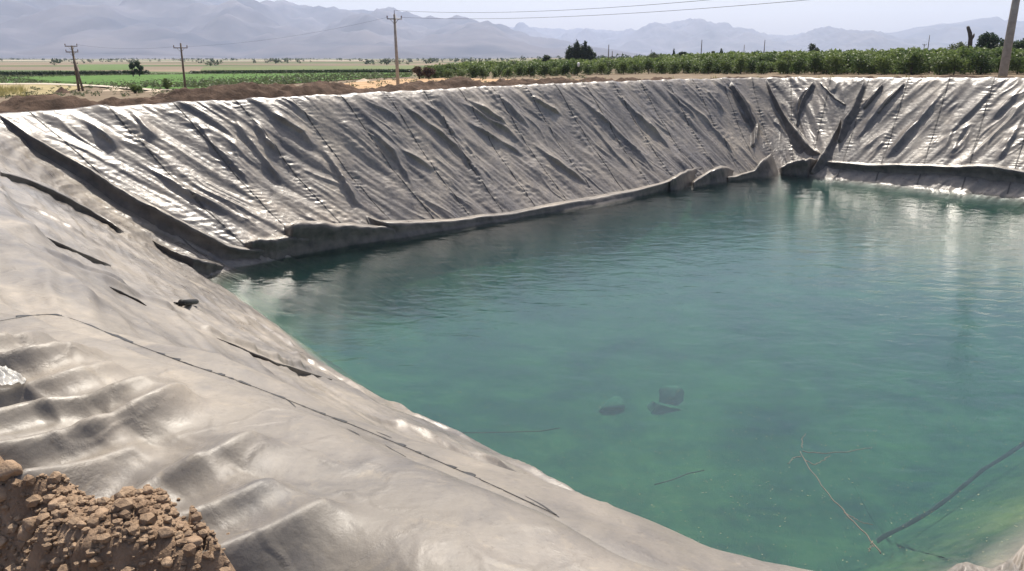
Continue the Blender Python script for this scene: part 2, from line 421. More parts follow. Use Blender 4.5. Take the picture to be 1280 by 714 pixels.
hA = drag(X - 0.50 * Y, 3) ; hB = drag(-(X + 0.55 * Y), 40, 0.16, 0.45)
puck = np.abs(((X / SEAM_A) % 1.0) - 0.5) * SEAM_A
puckm = np.exp(-(puck / 0.28) ** 2)
puckm = puckm * (0.25 + 1.0 * sstep(-0.3, 0.5, noise(X / 1.6, Y / 1.3, 79)))
hA += puckm * 0.026 * noise(X / 0.6, Y / 0.13, 77); hB += puckm * 0.022 * noise(X / 0.6, Y / 0.15, 78)
hA = hA * (1 - 0.6 * sstep(iW - 2, iW + 8, np.arange(NR)))[None, :]; hB = hB * (1 - 0.75 * sstep(iW - 2, iW + 8, np.arange(NR)))[None, :]
D += (wA * hA + wB * hB) * (0.25 + 0.75 * fade_top)
warp = 0.35 * noise(X / 2.6, Y / 2.0, 21)
hD = 0.05 * noise(X / 4.0, (Y + warp + 0.10 * X) / 0.55, 22) + 0.045 * np.clip(ridged(X / 5.0, (Y + warp - 0.06 * X) / 0.9, 23), 0, 1) ** 2 \
   + 0.015 * noise(X / 1.6, (Y + warp) / 0.16, 24) + 0.006 * noise(X / 0.3, Y / 0.12, 25)
crink = sstep(0.2, 0.6, noise(X / 3, Y / 2, 26))
hD += crink * 0.02 * noise(X / 0.35, Y / 0.22, 27)
hD += 0.014 * np.clip(1 - np.abs(noise(X / 2.2, (Y + warp + 0.05 * X) / 0.42, 57)) * 7, 0, 1) * sstep(-0.2, 0.4, noise(X / 2.5, Y / 1.2, 58))
D += wD * hD * on_slope
hN = (0.035 * noise(X / 1.4, Y / 0.5, 30) + 0.008 * noise(X / 0.4, Y / 0.15, 31)) * on_slope
hN += (0.024 * noise(X / 0.7, Y / 0.9, 32) + 0.004 * noise(X / 0.2, Y / 0.3, 33)) * (1 - on_slope)
q1 = X + 0.25 * noise(X / 0.6, Y / 0.6, 51); q2 = Y + 0.2 * noise(X / 0.7, Y / 0.5, 52)
cre = np.clip(1 - np.abs(noise(q1 / 0.8 + q2 / 0.9, q2 / 0.35 - q1 / 1.5, 53)) * 9, 0, 1) * sstep(0.0, 0.4, noise(X / 0.9, Y / 0.8, 54)) \
    + 0.7 * np.clip(1 - np.abs(noise(q1 / 0.3 - q2 / 0.5, q2 / 0.22, 55)) * 8, 0, 1) * sstep(0.1, 0.5, noise(X / 0.7, Y / 0.6, 56))
hN += 0.011 * cre
D += wN * hN
# groove beside the buried seam, rounded anchor ridge
D += (wN + 0.8 * wD) * (-0.12 * np.exp(-((Y - 0.30) / 0.16) ** 2) + 0.20 * np.exp(-((Y - 0.95) / 0.30) ** 2) * (0.6 + 0.5 * noise(X / 1.3, 0 * Y, 35)))
# crest lumps
D += (wA + wB) * np.exp(-((Y + 0.1) / 0.5) ** 2) * (0.05 * noise(X / 0.9, 0 * Y, 36) + 0.03 * noise(X / 0.35, Y / 0.5, 37))

DNSIDE = -1
DE = '''
150,365 200,392 270,423 334,448 400,468|60,330 120,352 190,380 260,410|400,497 428,512 494,532 559,563 610,584 681,612 742,645|0,300 60,322 130,350 180,372
465,495 520,524 560,543 605,566|770,643 820,668 868,687 930,704|330,430 380,452 430,478 470,500|620,572 660,592 700,612 740,632|280,380 310,396 345,420 380,445|0,245 40,262 90,290 150,318'''
DA = '''
100,147 129,171 150,188|238,141 265,181 303,219 318,241|323,133 352,150 378,166 396,190|314,147 333,177 352,196
163,137 178,158 196,178|290,140 303,165 330,200 360,240|492,125 516,142 546,164 569,183 588,206 612,232|522,123 546,142 559,159 575,178
569,125 588,134 606,147 631,161 652,178|580,121 606,138 640,162|573,144 597,161 638,185 660,200|494,183 516,196 546,215
655,117 689,137 705,144|621,117 648,147 662,161|709,112 732,130 759,154 789,184 826,221|763,109 796,144 820,167 843,194
826,104 847,127 860,137 874,155|840,115 878,146 910,185 924,206|914,101 934,132 945,157 943,188|878,108 906,143
452,150 490,190 520,240|660,175 690,200 740,235|735,150 765,190 790,215|180,205 230,240 290,270|400,180 430,230 450,262'''
DB = '''
1017,101 999,125 994,150|1102,106 1085,125 1070,140|1130,103 1109,125 1092,146 1067,181|1050,100 1040,118
1190,101 1165,132 1137,167 1109,201|1246,101 1225,129 1190,164 1176,199|1277,150 1256,188 1242,206|1278,106 1262,128 1238,150|1150,150 1120,185 1105,200|1212,150 1195,180 1185,200'''
DN = '''
-30,545 0,523 68,487 105,466 135,440|-20,580 10,560 63,523 120,488 165,458|20,622 42,607 94,560 136,534 200,500 240,474|85,640 100,628 147,586 173,565 215,525 250,495
190,690 215,655 230,634 272,598 310,568 340,545|235,730 257,707 293,676 330,642 370,600|-40,520 0,492 40,460 65,430|60,632 90,598 118,570 140,556|-20,565 20,538 60,512|150,640 185,600 215,570
330,720 360,690 400,650 430,622'''
Dflat_pts = BASE.reshape(-1, 3)
def fold(px, amp, w_soft, w_steep, side, skirt=False):
    """raise a one-sided fold along pixels traced on the sheet; side=+1: steep face to the left of travel seen on the sheet"""
    P = []; Nn = []
    if skirt:                                             # run the fold on down under the soil
        (a, b), (c, d) = px[0], px[1]; q = 55 / math.hypot(c - a, d - b)
        for m_ in (1.0, 0.5):
            e_ = (a + (a - c) * q * m_, b + (b - d) * q * m_)
            if hit(*e_)[0][2] > 4.4: px = [e_] + px; break
    for (a, b), (c, d) in zip(px[:-1], px[1:]):
        for f in np.linspace(0, 1, 5)[:-1]:
            p, n = hit(a + (c - a) * f, b + (d - b) * f); P.append(p); Nn.append(n)
    p, n = hit(*px[-1]); P.append(p); Nn.append(n)
    P = np.array(P); nn = np.mean(Nn, axis=0); nn /= np.linalg.norm(nn)
    ln = np.concatenate([[0], np.cumsum(np.linalg.norm(np.diff(P, axis=0), axis=1))])
    R = 4 * w_soft
    lo = P.min(0) - R; hi = P.max(0) + R
    idx = np.where(np.all((Dflat_pts > lo) & (Dflat_pts < hi), axis=1))[0]
    if not len(idx): return
    Q = Dflat_pts[idx]; best = np.full(len(idx), 1e9); sg = np.zeros(len(idx)); lt = np.zeros(len(idx))
    for k in range(len(P) - 1):
        a = P[k]; t = P[k + 1] - a; L2 = t @ t + 1e-9
        f = np.clip(((Q - a) @ t) / L2, 0, 1); r = Q - a - f[:, None] * t
        d = np.linalg.norm(r, axis=1); m = d < best
        best[m] = d[m]; s_ = (r @ np.cross(nn, t / math.sqrt(L2))); sg[m] = s_[m]; lt[m] = (ln[k] + f * math.sqrt(L2))[m]
    x = best * np.where(sg * side >= 0, 1, -1)
    prof = np.where(x > 0, np.exp(-(x / w_steep) ** 2), np.exp(-np.abs(x / w_soft) ** 1.6))
    e = lt / ln[-1]
    if skirt:
        xr = np.sqrt(x * x + 0.014 ** 2) - 0.014
        prof = np.where(x > 0, np.exp(-(xr / w_steep) ** 1.1), np.exp(-(xr / w_soft) ** 1.0))
        env = np.clip(1.12 - e, 0, 1) * (1 - sstep(0.8, 1.0, e)) * (0.85 + 0.3 * noise(lt / 0.5, 0 * lt, int(P[0, 0] * 10) % 97))
    else: env = sstep(0, 0.40, e) * (1 - sstep(0.72, 1.0, e)) * (0.8 + 0.35 * noise(lt / 0.7, 0 * lt, int(P[0, 0] * 10) % 97))
    Dl = D.reshape(-1)
    Dl[idx] += amp * prof * env
def traced(s):
    return [[tuple(map(float, q.split(','))) for q in t.split()] for ln in s.strip().splitlines() for t in ln.strip().split('|') if t]
D = np.ascontiguousarray(D)
for k, t in enumerate(traced(DA)): fold(t, (0.22, 0.14, 0.18)[k % 3], 0.21, 0.085, -1)
for k, t in enumerate(traced(DB)): fold(t, (0.20, 0.14)[k % 2], 0.26, 0.12, 1)
for k, t in enumerate(traced(DN)): fold(t, (0.38, 0.27, 0.33)[k % 3], 0.16, 0.08, DNSIDE, True)
for k, t in enumerate(traced(DE)): fold(t, (0.10, 0.07)[k % 2], 0.20, 0.075, -1)

D = D * flo
G = BASE + NB * D[:, :, None]
NG = normals(G)

liner = tag(empty('pond_liner', (10, 29, 0)), 'wrinkled grey plastic sheet lining the banks of the water pond', 'pond liner')
LOC = np.array([10.0, 29.0, 0.0])
mesh_np('sheet', (G - LOC).reshape(-1, 3), grid_faces(NS, NR, True), M_LINER, liner)

# seams: narrow welded strips lying on the sheet
fr = (X[:, 0] / SEAM_A)
for zz, keep in ((3, 1), (4, 1)):
    for k in range(int(fr.min()), int(fr.max()) + 1):
        i = int(np.argmin(np.abs(fr - (k + 0.5))))
        if zone_w[zz][i] < 0.6: continue
        V = []; rows = list(range(iS - 10, iW - 4, 1)); off = rng.normal(0, 1, len(rows) + 8)
        off = np.convolve(off, np.ones(9) / 9, 'valid')
        for q, j in enumerate(rows):
            wv = int(round(off[q] * 1.2)); hw = 1 if zz == 4 else 1
            for c, lift in ((-hw - 0, 0.004), (0, 0.022), (hw, 0.004)):
                ii = (i + wv * 0 + c) % NS
                V.append(G[ii, j] + NG[i, j] * lift * (1 + 0.8 * off[q]) - LOC)
        mesh_np('seam', np.array(V), grid_faces(len(rows), 3), M_SEAM, liner)

def resample(pts, n):
    P = np.array(pts, float); L = np.concatenate([[0], np.cumsum(np.linalg.norm(np.diff(P, axis=0), axis=1))]); L /= L[-1]
    q = np.linspace(0, 1, n)
    Z = np.stack([np.interp(q, L, P[:, k]) for k in range(P.shape[1])], 1)
    w = max(1, n // 40); K = np.concatenate([Z[:1].repeat(w, 0), Z, Z[-1:].repeat(w, 0)])
    return np.stack([np.convolve(K[:, k], np.ones(2 * w + 1) / (2 * w + 1), 'valid') for k in range(Z.shape[1])], 1)

def flap(top, bot, lift=0.25, back=0.55, n=110, seed=0, water=False, name='fold', over=0.04):
    """a loose fold of the sheet: rises from the slope to a rounded lip, then its face drops to the lower edge"""
    Tp = resample(top, n); Bp = resample(bot, n); V = []
    Tp[:, 1] += 0.8 * noise(np.arange(n) / (n / 9.0), np.full(n, seed + 0.3), seed + 7) * (Bp[:, 1] - Tp[:, 1]) / 10.0
    rows = 0
    for k in range(n):
        e = k / (n - 1); env = float(sstep(0, 0.08, e) * (1 - sstep(0.93, 1, e)))
        p, nr = hit(*Tp[k]); q, nq = hit(*Bp[k])
        if water: q = at_z(Bp[k][0], Bp[k][1], 0.0)
        tc = EYE - p; dist = np.linalg.norm(tc); tc /= dist
        wob = 1 + 0.22 * float(noise(e * n / 14.0, seed + 0.5, seed)) + 0.10 * float(noise(e * n / 4.0, seed + 0.5, seed + 1))
        hp, hq = math.hypot(p[0], p[1]), math.hypot(q[0], q[1])
        want = np.clip((hp - hq + over) / (math.hypot(tc[0], tc[1]) + 1e-6), 0.0, 6 * lift)
        li = want * env * (0.9 + 0.1 * wob)
        upv = zup - nr * nr[2]; upv /= np.linalg.norm(upv) + 1e-9
        bk = p + upv * back * (0.5 + 0.5 * wob) - nr * 0.05
        lip = p + tc * li
        c2 = EYE - q; c2 /= np.linalg.norm(c2)
        foot = q + c2 * 0.01 * env + (np.array([0, 0, -0.12]) if water else -nq * 0.05)
        col = []
        for f in np.linspace(0, 1, 8)[:-1]:
            s_ = f ** 1.7
            col.append(bk + (p - bk) * f + (lip - p) * s_ + zup * 0.04 * li * math.sin(math.pi * f))
        fd = foot - lip; ln = np.linalg.norm(fd)
        col.append(lip)
        hor = np.array([tc[0], tc[1], 0]); hor /= np.linalg.norm(hor)
        for f in (0.06, 0.18, 0.4, 0.6, 0.8, 1.0):
            b_ = (0.05 if f < 0.1 else (0.06 if f < 0.3 else -0.10 * math.sin(math.pi * f))) * ln * env
            col.append(lip + fd * f + hor * b_ + hor * 0.05 * ln * env * float(noise(e * n / 5.0, f * 2.5, seed + 3)) * (f < 0.95))
        rows = len(col)
        crk = noise(np.full(rows, e * n / 14.0 + 0.25 * np.arange(rows)), np.arange(rows) / 5.0, seed + 21) * 0.035 + noise(np.full(rows, e * n / 34.0), np.arange(rows) / 7.0, seed + 22) * 0.05
        V += [c_ + (tc * 0.6 + zup * 0.5) * float(q_) * env * min(1.0, j_ / 3) * min(1, lift * 2.4) for j_, (c_, q_) in enumerate(zip(col, crk))]
    o = mesh_np(name, np.array(V) - LOC, grid_faces(n, rows), M_LINER, liner)
    o.data.materials.append(M_FOLD_SHADE)                       # shade on the hanging face is painted in by a darker colour
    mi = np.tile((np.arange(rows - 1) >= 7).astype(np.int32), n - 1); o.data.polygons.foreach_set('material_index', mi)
    return o

FL = [
 # corner folds at the left
 ([(-14, 136), (7, 147), (30, 164), (66, 187), (105, 206), (142, 232), (180, 253), (217, 273), (261, 295), (277, 304), (296, 311), (339, 313), (346, 318)],
  [(-16, 140), (0, 150), (19, 168), (43, 190), (75, 207), (105, 226), (142, 252), (180, 276), (204, 290), (236, 303), (255, 313), (285, 325), (345, 325)], 0.42, 0.5, 0),
 ([(-10, 210), (0, 214), (34, 224), (66, 237), (95, 252), (144, 281), (158, 292)], [(-10, 217), (0, 222), (34, 233), (68, 249), (113, 271), (145, 290), (156, 297)], 0.40, 0.5, 0),
 ([(190, 300), (199, 305), (217, 314), (242, 323), (270, 330), (282, 333)], [(194, 306), (205, 314), (216, 322), (242, 339), (261, 345), (281, 338)], 0.22, 0.4, 0),
 ([(0, 274), (40, 288), (90, 311), (140, 332)], [(0, 280), (40, 294), (90, 316), (140, 335)], 0.26, 0.4, 0),
 ([(60, 396 - 70), (110, 346), (160, 368), (190, 386)], [(60, 331), (110, 352), (160, 373), (190, 388)], 0.26, 0.4, 0),
 ([(255, 416), (300, 434), (345, 453), (395, 468), (430, 478)], [(255, 420), (300, 440), (345, 459), (395, 472), (430, 480)], 0.26, 0.4, 0),
 # folds along the water under the left bank
 ([(290, 309), (300, 306), (321, 300), (354, 296), (379, 296), (404, 303)], [(290, 322), (315, 329), (346, 325), (370, 320), (392, 315), (408, 312)], 0.30, 0.5, 1),
 ([(343, 290), (349, 286), (367, 280), (384, 277), (420, 281), (460, 283), (500, 284)], [(345, 300), (360, 322), (386, 317), (420, 311), (440, 307), (480, 301), (512, 296)], 0.34, 0.5, 1),
 ([(455, 268), (474, 277), (505, 279), (537, 277), (570, 276), (601, 270), (628, 269), (665, 262), (702, 255), (749, 248), (759, 245), (790, 239), (826, 231), (843, 224), (860, 214)],
  [(470, 300), (485, 300), (510, 297), (537, 292), (575, 286), (601, 281), (628, 277), (665, 270), (702, 264), (749, 256), (762, 254), (790, 248), (826, 239), (843, 236), (862, 233)], 0.30, 0.5, 1),
 ([(834, 228), (845, 221), (861, 213), (875, 210), (888, 209)], [(834, 238), (848, 237), (864, 231), (876, 224), (889, 216)], 0.35, 0.4, 1),
 ([(864, 231), (872, 224), (885, 216), (897, 211), (907, 209), (918, 213)], [(864, 235), (874, 233), (887, 230), (897, 229), (908, 227), (920, 220)], 0.35, 0.4, 1),
 ([(904, 223), (925, 219), (943, 214), (949, 205), (962, 195), (968, 188), (973, 182), (979, 184)], [(904, 227), (925, 225), (943, 222), (956, 221), (970, 219), (977, 216), (980, 205), (982, 194)], 0.40, 0.35, 1),
 ([(974, 211), (984, 205), (994, 201), (1010, 199), (1026, 199)], [(974, 217), (984, 218), (994, 219), (1010, 220), (1026, 217)], 0.45, 0.4, 1),
 # far corner
 ([(958, 98), (966, 116), (980, 142), (994, 160), (1008, 177), (1017, 187), (1027, 193)], [(955, 101), (962, 122), (977, 152), (985, 178), (997, 192), (1012, 197), (1024, 197)], 0.5, 0.45, 0),
 ([(1080, 101), (1072, 118), (1064, 136), (1054, 150), (1048, 172), (1047, 178)], [(1086, 104), (1080, 124), (1074, 143), (1066, 160), (1053, 180), (1049, 182)], 0.4, 0.4, 0),
 ([(1052, 146), (1045, 162), (1036, 178), (1022, 202), (1011, 219)], [(1052, 152), (1050, 166), (1046, 182), (1040, 204), (1016, 221)], 0.5, 0.4, 0),
 # smaller gathered pleats round the far corner
 ([(914, 101), (934, 132), (945, 157), (943, 185)], [(908, 104), (926, 136), (938, 160), (937, 187)], 0.25, 0.35, 0),
 ([(1017, 101), (1003, 122), (997, 140), (995, 158)], [(1022, 104), (1011, 124), (1003, 142), (998, 160)], 0.25, 0.35, 0),
 ([(1103, 104), (1088, 122), (1078, 136)], [(1107, 108), (1094, 127), (1081, 139)], 0.25, 0.35, 0),
 ([(1130, 103), (1109, 125), (1095, 143)], [(1134, 106), (1114, 129), (1098, 146)], 0.22, 0.35, 0),
 ([(1025, 103), (1046, 124), (1058, 131)], [(1022, 107), (1042, 128), (1056, 134)], 0.25, 0.35, 0),
 # back bank roll above the waterline
 ([(1024, 200), (1040, 203), (1085, 206), (1130, 206), (1183, 208), (1225, 208), (1253, 209), (1282, 215), (1340, 220)],
  [(1024, 210), (1040, 212), (1085, 216), (1130, 218), (1183, 220), (1225, 224), (1253, 228), (1282, 231), (1340, 238)], 0.38, 0.45, 0),
]
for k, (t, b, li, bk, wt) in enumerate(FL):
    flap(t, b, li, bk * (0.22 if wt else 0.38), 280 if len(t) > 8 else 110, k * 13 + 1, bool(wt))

# crumpled hem at the bottom right corner and along the near water edge
def ribbon(px, w0, w1, lift, mname, name, seed, z=None, dash=0.0):
    P = resample(px, max(12, int(len(px) * 26))); V = []; n = len(P)
    for k in range(n):
        p, nr = hit(*P[k]) if z is None else (at_z(P[k][0], P[k][1], z), zup)
        p2, _ = hit(*P[min(k + 1, n - 1)]); p1, _ = hit(*P[max(k - 1, 0)])
        t = p2 - p1; t /= np.linalg.norm(t) + 1e-9
        # settle on the displaced sheet
        s = np.cross(nr, t); e = k / (n - 1)
        env = math.sin(math.pi * e) ** 0.4 if 0 < e < 1 else 0
        w = (w0 + (w1 - w0) * max(0, float(noise(k / 7.0, seed + 0.3, seed)) + dash)) * env
        V += [p - s * w, p + nr * lift * env, p + s * w]
    return V, grid_faces(n, 3)

# snap helper: nearest displaced sheet point along the camera ray
cs2 = np.where((zone_w[1] + zone_w[2]) > 0.02)[0][::2]; rs2 = np.arange(0, iW + 12, 2)
G3 = G[cs2][:, rs2]
F3 = grid_faces(len(cs2), len(rs2))
BV2 = BVHTree.FromPolygons([tuple(p) for p in G3.reshape(-1, 3)], F3.tolist())
def hit2(u, v):
    p, n, i, t = BV2.ray_cast(Vector(EYE), Vector(pdir(u, v)).normalized())
    if p is None: return hit(u, v)
    n = np.array(n); return np.array(p), (n if n[2] > 0 else -n)
SE = [(-60, 412), (0, 402), (25, 397), (52, 393), (75, 394), (110, 406), (150, 424), (185, 437), (235, 456), (290, 474), (340, 493), (400, 517), (440, 532), (500, 557), (560, 583), (610, 605), (655, 626), (700, 647)]
def strip_on_sheet(px, wid, lift, mname, name, n=200, dashy=True, seed=5):
    P = resample(px, n); V = []
    for k in range(n):
        p, nr = hit2(*P[k]); pa, _ = hit2(*P[max(k - 1, 0)]); pb, _ = hit2(*P[min(k + 1, n - 1)])
        t = pb - pa; t /= np.linalg.norm(t) + 1e-9; s = np.cross(nr, t)
        g = float(noise(k / 5.0, 0.5 + seed, seed)) * 1.6 + 0.12 + 0.6 * float(noise(k / 31.0, 0.2, seed + 1))
        w = wid * (min(1.0, max(0.06, g)) if dashy else math.sin(math.pi * min(1, max(0, k / (n - 1)))) ** 0.7)
        V += [p + nr * 0.002, p + s * w * 0.5 + nr * lift, p + s * w + nr * 0.002]
    return mesh_np(name, np.array(V) - LOC, grid_faces(n, 3), mname, liner)
strip_on_sheet(SE, 0.034, 0.006, M_BLACK, 'buried_edge', 420)
for k, px in enumerate([[(480, 556), (492, 564), (508, 572)], [(655, 620), (676, 632), (700, 648)], [(355, 497), (370, 510)], [(433, 536), (450, 545)], [(470, 540), (490, 548)]]):
    strip_on_sheet(px, 0.010, 0.003, M_BLACK, 'slit', 24, False, k)

# ------------------------------------------------------------------ water
def water_mat():
    m, nt, n, l = mat('pond_water')
    tc = N(nt, 'ShaderNodeTexCoord')
    mp = N(nt, 'ShaderNodeMapping'); mp.inputs['Scale'].default_value = (1.0, 1.7, 1.0); mp.inputs['Rotation'].default_value = (0, 0, 0.25)
    l.new(tc.outputs['Object'], mp.inputs[0])
    a = N(nt, 'ShaderNodeTexNoise', i_Scale=0.8, i_Detail=2, i_Roughness=0.55, i_Distortion=0.4)
    b = N(nt, 'ShaderNodeTexNoise', i_Scale=2.8, i_Detail=3, i_Roughness=0.6)
    l.new(mp.outputs[0], a.inputs['Vector']); l.new(mp.outputs[0], b.inputs['Vector'])
    ad = N(nt, 'ShaderNodeMath', operation='MULTIPLY_ADD'); ad.inputs[1].default_value = 0.35
    l.new(b.outputs['Fac'], ad.inputs[0]); l.new(a.outputs['Fac'], ad.inputs[2])
    bp = N(nt, 'ShaderNodeBump', i_Strength=1.0, i_Distance=0.030)
    c_ = N(nt, 'ShaderNodeTexNoise', i_Scale=24, i_Detail=3, i_Roughness=0.6); l.new(mp.outputs[0], c_.inputs['Vector'])
    ad2 = N(nt, 'ShaderNodeMath', operation='MULTIPLY_ADD'); ad2.inputs[1].default_value = 0.025; l.new(c_.outputs['Fac'], ad2.inputs[0]); l.new(ad.outputs[0], ad2.inputs[2])
    l.new(ad2.outputs[0], bp.inputs['Height'])
    fr = N(nt, 'ShaderNodeFresnel', i_IOR=1.42); l.new(bp.outputs[0], fr.inputs['Normal'])
    gl = N(nt, 'ShaderNodeBsdfGlossy', i_Roughness=0.012); l.new(bp.outputs[0], gl.inputs['Normal'])
    tr = N(nt, 'ShaderNodeBsdfTransparent')
    mx = N(nt, 'ShaderNodeMixShader'); l.new(fr.outputs[0], mx.inputs[0]); l.new(tr.outputs[0], mx.inputs[1]); l.new(gl.outputs[0], mx.inputs[2])
    ab = N(nt, 'ShaderNodeVolumeAbsorption', i_Density=0.21); ab.inputs['Color'].default_value = (0.12, 0.68, 0.66, 1)
    sct = N(nt, 'ShaderNodeVolumeScatter', i_Density=0.026); sct.inputs['Color'].default_value = (0.42, 0.78, 0.96, 1)
    av = N(nt, 'ShaderNodeAddShader'); l.new(ab.outputs[0], av.inputs[0]); l.new(sct.outputs[0], av.inputs[1])
    o = N(nt, 'ShaderNodeOutputMaterial'); l.new(mx.outputs[0], o.inputs['Surface']); l.new(av.outputs[0], o.inputs['Volume'])
    return m
ring = np.array([(s[0] * 0.75 + s2[0] * 0.25, s[1] * 0.75 + s2[1] * 0.25) for s, s2 in zip(W0[:, :2], S0[:, :2])])
nrn = len(ring)
Vw = [(x, y, 0.0) for x, y in ring] + [(x, y, -3.6) for x, y in ring]
Fw = [list(range(nrn))[::-1], [nrn + k for k in range(nrn)]] + [[(k + 1) % nrn, nrn + (k + 1) % nrn, nrn + k, k] for k in range(nrn)]
water = mesh_np('water', Vw, Fw, water_mat(), None, False); tag(water, kind='structure')

# ------------------------------------------------------------------ ground sheet
poly = Sc[::20, :2]; polz = Sc[::20, 2]
def crest_dist(x, y):
    x = np.asarray(x, float); y = np.asarray(y, float); best = np.full(x.shape, 1e9); z = np.zeros(x.shape); ins = np.zeros(x.shape, bool)
    for k in range(len(poly)):
        a = poly[k]; b = poly[(k + 1) % len(poly)]; t = b - a; L2 = t @ t + 1e-9
        f = np.clip(((x - a[0]) * t[0] + (y - a[1]) * t[1]) / L2, 0, 1)
        d = np.hypot(x - a[0] - f * t[0], y - a[1] - f * t[1]); m = d < best
        best = np.where(m, d, best); z = np.where(m, polz[k], z)
        c = ((a[1] > y) != (b[1] > y)) & (x < (b[0] - a[0]) * (y - a[1]) / (b[1] - a[1] + 1e-12) + a[0]); ins ^= c
    return np.where(ins, -best, best), z
def axis(lo, hi, step, far):
    a = list(np.arange(lo, hi + 1e-6, step)); s = step
    p = hi
    while p < far: s *= 1.35; p += s; a.append(p)
    p = lo; s = step
    while p > -far: s *= 1.35; p -= s; a.insert(0, p)
    return np.array(a)
xs = np.unique(np.concatenate([axis(-45, 60, 0.6, 11500), [-90.0, 75.0]])); ys = axis(-14, 75, 0.6, 9500)
GX, GY = np.meshgrid(xs, ys, indexing='ij')
d_, cz = crest_dist(GX, GY)
fz = field_z(GX)
nearside = sstep(14, 4, GY + 0.9 * GX + 4)          # broad top of the berm the camera stands on
outz = np.maximum(fz, cz - 0.42 - np.clip(d_ - 2.2, 0, None) * (0.5 - 0.42 * nearside))
inz = np.maximum(-4.6, cz - 0.55 - 1.7 * (-d_))
gz = np.where(d_ > 0, outz, inz) + np.where(d_ > 2.5, 0.05 * fbm(GX / 3, GY / 3, 5, 3), 0) * (np.abs(GX) < 60) * (GY < 75)
def ground_mat():
    m, nt, n, l = mat('dry_plain_soil')
    tc = N(nt, 'ShaderNodeTexCoord')
    mp = N(nt, 'ShaderNodeMapping'); mp.inputs['Scale'].default_value = (0.004, 0.011, 1); mp.inputs['Rotation'].default_value = (0, 0, 0.06)
    l.new(tc.outputs['Object'], mp.inputs[0])
    vo = N(nt, 'ShaderNodeTexVoronoi', i_Scale=1.0, i_Randomness=0.9); l.new(mp.outputs[0], vo.inputs['Vector'])
    sx = N(nt, 'ShaderNodeSeparateColor'); l.new(vo.outputs['Color'], sx.inputs[0])
    r = ramp(nt, sx.outputs[0], [(0.0, (0.15, 0.12, 0.085)), (0.22, (0.20, 0.16, 0.115)), (0.38, (0.085, 0.11, 0.05)), (0.6, (0.23, 0.195, 0.14)), (0.74, (0.07, 0.10, 0.04)), (0.9, (0.17, 0.135, 0.10))])
    r.color_ramp.interpolation = 'CONSTANT'
    nz = N(nt, 'ShaderNodeTexNoise', i_Scale=0.6, i_Detail=9, i_Roughness=0.65); l.new(tc.outputs['Object'], nz.inputs['Vector'])
    nr = ramp(nt, nz.outputs['Fac'], [(0.3, (0.75, 0.75, 0.75)), (0.7, (1.2, 1.2, 1.2))])
    mu = N(nt, 'ShaderNodeMix', data_type='RGBA', blend_type='MULTIPLY'); mu.inputs[0].default_value = 1
    l.new(r.outputs['Color'], mu.inputs[6]); l.new(nr.outputs['Color'], mu.inputs[7])
    # near the pond: bare tan earth
    sep = N(nt, 'ShaderNodeSeparateXYZ'); l.new(tc.outputs['Object'], sep.inputs[0])
    mr = N(nt, 'ShaderNodeMapRange'); mr.inputs[1].default_value = 140; mr.inputs[2].default_value = 190; l.new(sep.outputs['Y'], mr.inputs[0])
    soil = ramp(nt, nz.outputs['Fac'], [(0.3, (0.105, 0.08, 0.056)), (0.7, (0.205, 0.16, 0.112))])
    m2 = N(nt, 'ShaderNodeMix', data_type='RGBA'); l.new(mr.outputs[0], m2.inputs[0]); l.new(soil.outputs['Color'], m2.inputs[6]); l.new(mu.outputs[2], m2.inputs[7])
    b = N(nt, 'ShaderNodeBsdfPrincipled', i_Roughness=0.95); b.inputs['Specular IOR Level'].default_value = 0.1
    l.new(m2.outputs[2], b.inputs['Base Color'])
    o = N(nt, 'ShaderNodeOutputMaterial'); l.new(b.outputs[0], o.inputs['Surface'])
    return m
ground = mesh_np('ground', np.stack([GX, GY, gz], -1).reshape(-1, 3), grid_faces(len(xs), len(ys)), ground_mat()); tag(ground, kind='structure')

# fields: draped sheets a little above the ground
def field(name, px, c1, c2, scale, lift=0.12, bump=0.0):
    P = [on_field(*p) for p in px]
    o = mesh_np(name, [(p[0], p[1], p[2] + lift) for p in P], [list(range(len(P)))], simple_mat(name + '_cover', c1, c2, scale, 0.95, bump, scale * 5, 0.1, 8), None, False)
    tag(o, kind='structure'); return o
field('field', [(-60, 105), (-60, 97), (0, 96.5), (90, 95), (180, 94), (300, 92.5), (430, 91.5), (517, 91.5), (512, 96.5), (470, 98), (425, 101), (350, 106), (269, 111), (225, 112.5), (168, 112), (125, 107.5), (60, 104.5)], (0.045, 0.10, 0.024), (0.095, 0.17, 0.04), 0.35)
field('field', [(97, 81), (165, 80.5), (180, 87.5), (100, 88.5)], (0.07, 0.11, 0.04), (0.11, 0.16, 0.055), 0.1)
field('field', [(255, 84), (520, 82), (520, 87), (250, 88.5)], (0.09, 0.115, 0.055), (0.14, 0.16, 0.075), 0.05)
field('field', [(385, 111), (440, 104), (500, 99.5), (560, 98.5), (640, 100), (760, 101), (760, 112), (500, 118)], (0.30, 0.19, 0.105), (0.42, 0.29, 0.175), 0.25, 0.10)
field('field', [(-60, 126), (-60, 107), (0, 106), (75, 106.5), (110, 108), (90, 114), (60, 119), (0, 121)], (0.20, 0.165, 0.085), (0.36, 0.30, 0.17), 0.5, 0.09)
field('path', [(-60, 105.2), (60, 104.9), (125, 107.6), (190, 112.6), (225, 114.0), (185, 114.4), (120, 109.3), (55, 106.6), (-60, 106.8)], (0.36, 0.31, 0.25), (0.47, 0.42, 0.35), 0.5, 0.16)
field('path', [(-40, 76.2), (220, 76.6), (460, 76.0), (460, 76.5), (220, 77.2), (-40, 77.0)], (0.42, 0.37, 0.30), (0.5, 0.45, 0.37), 0.02, 0.4)

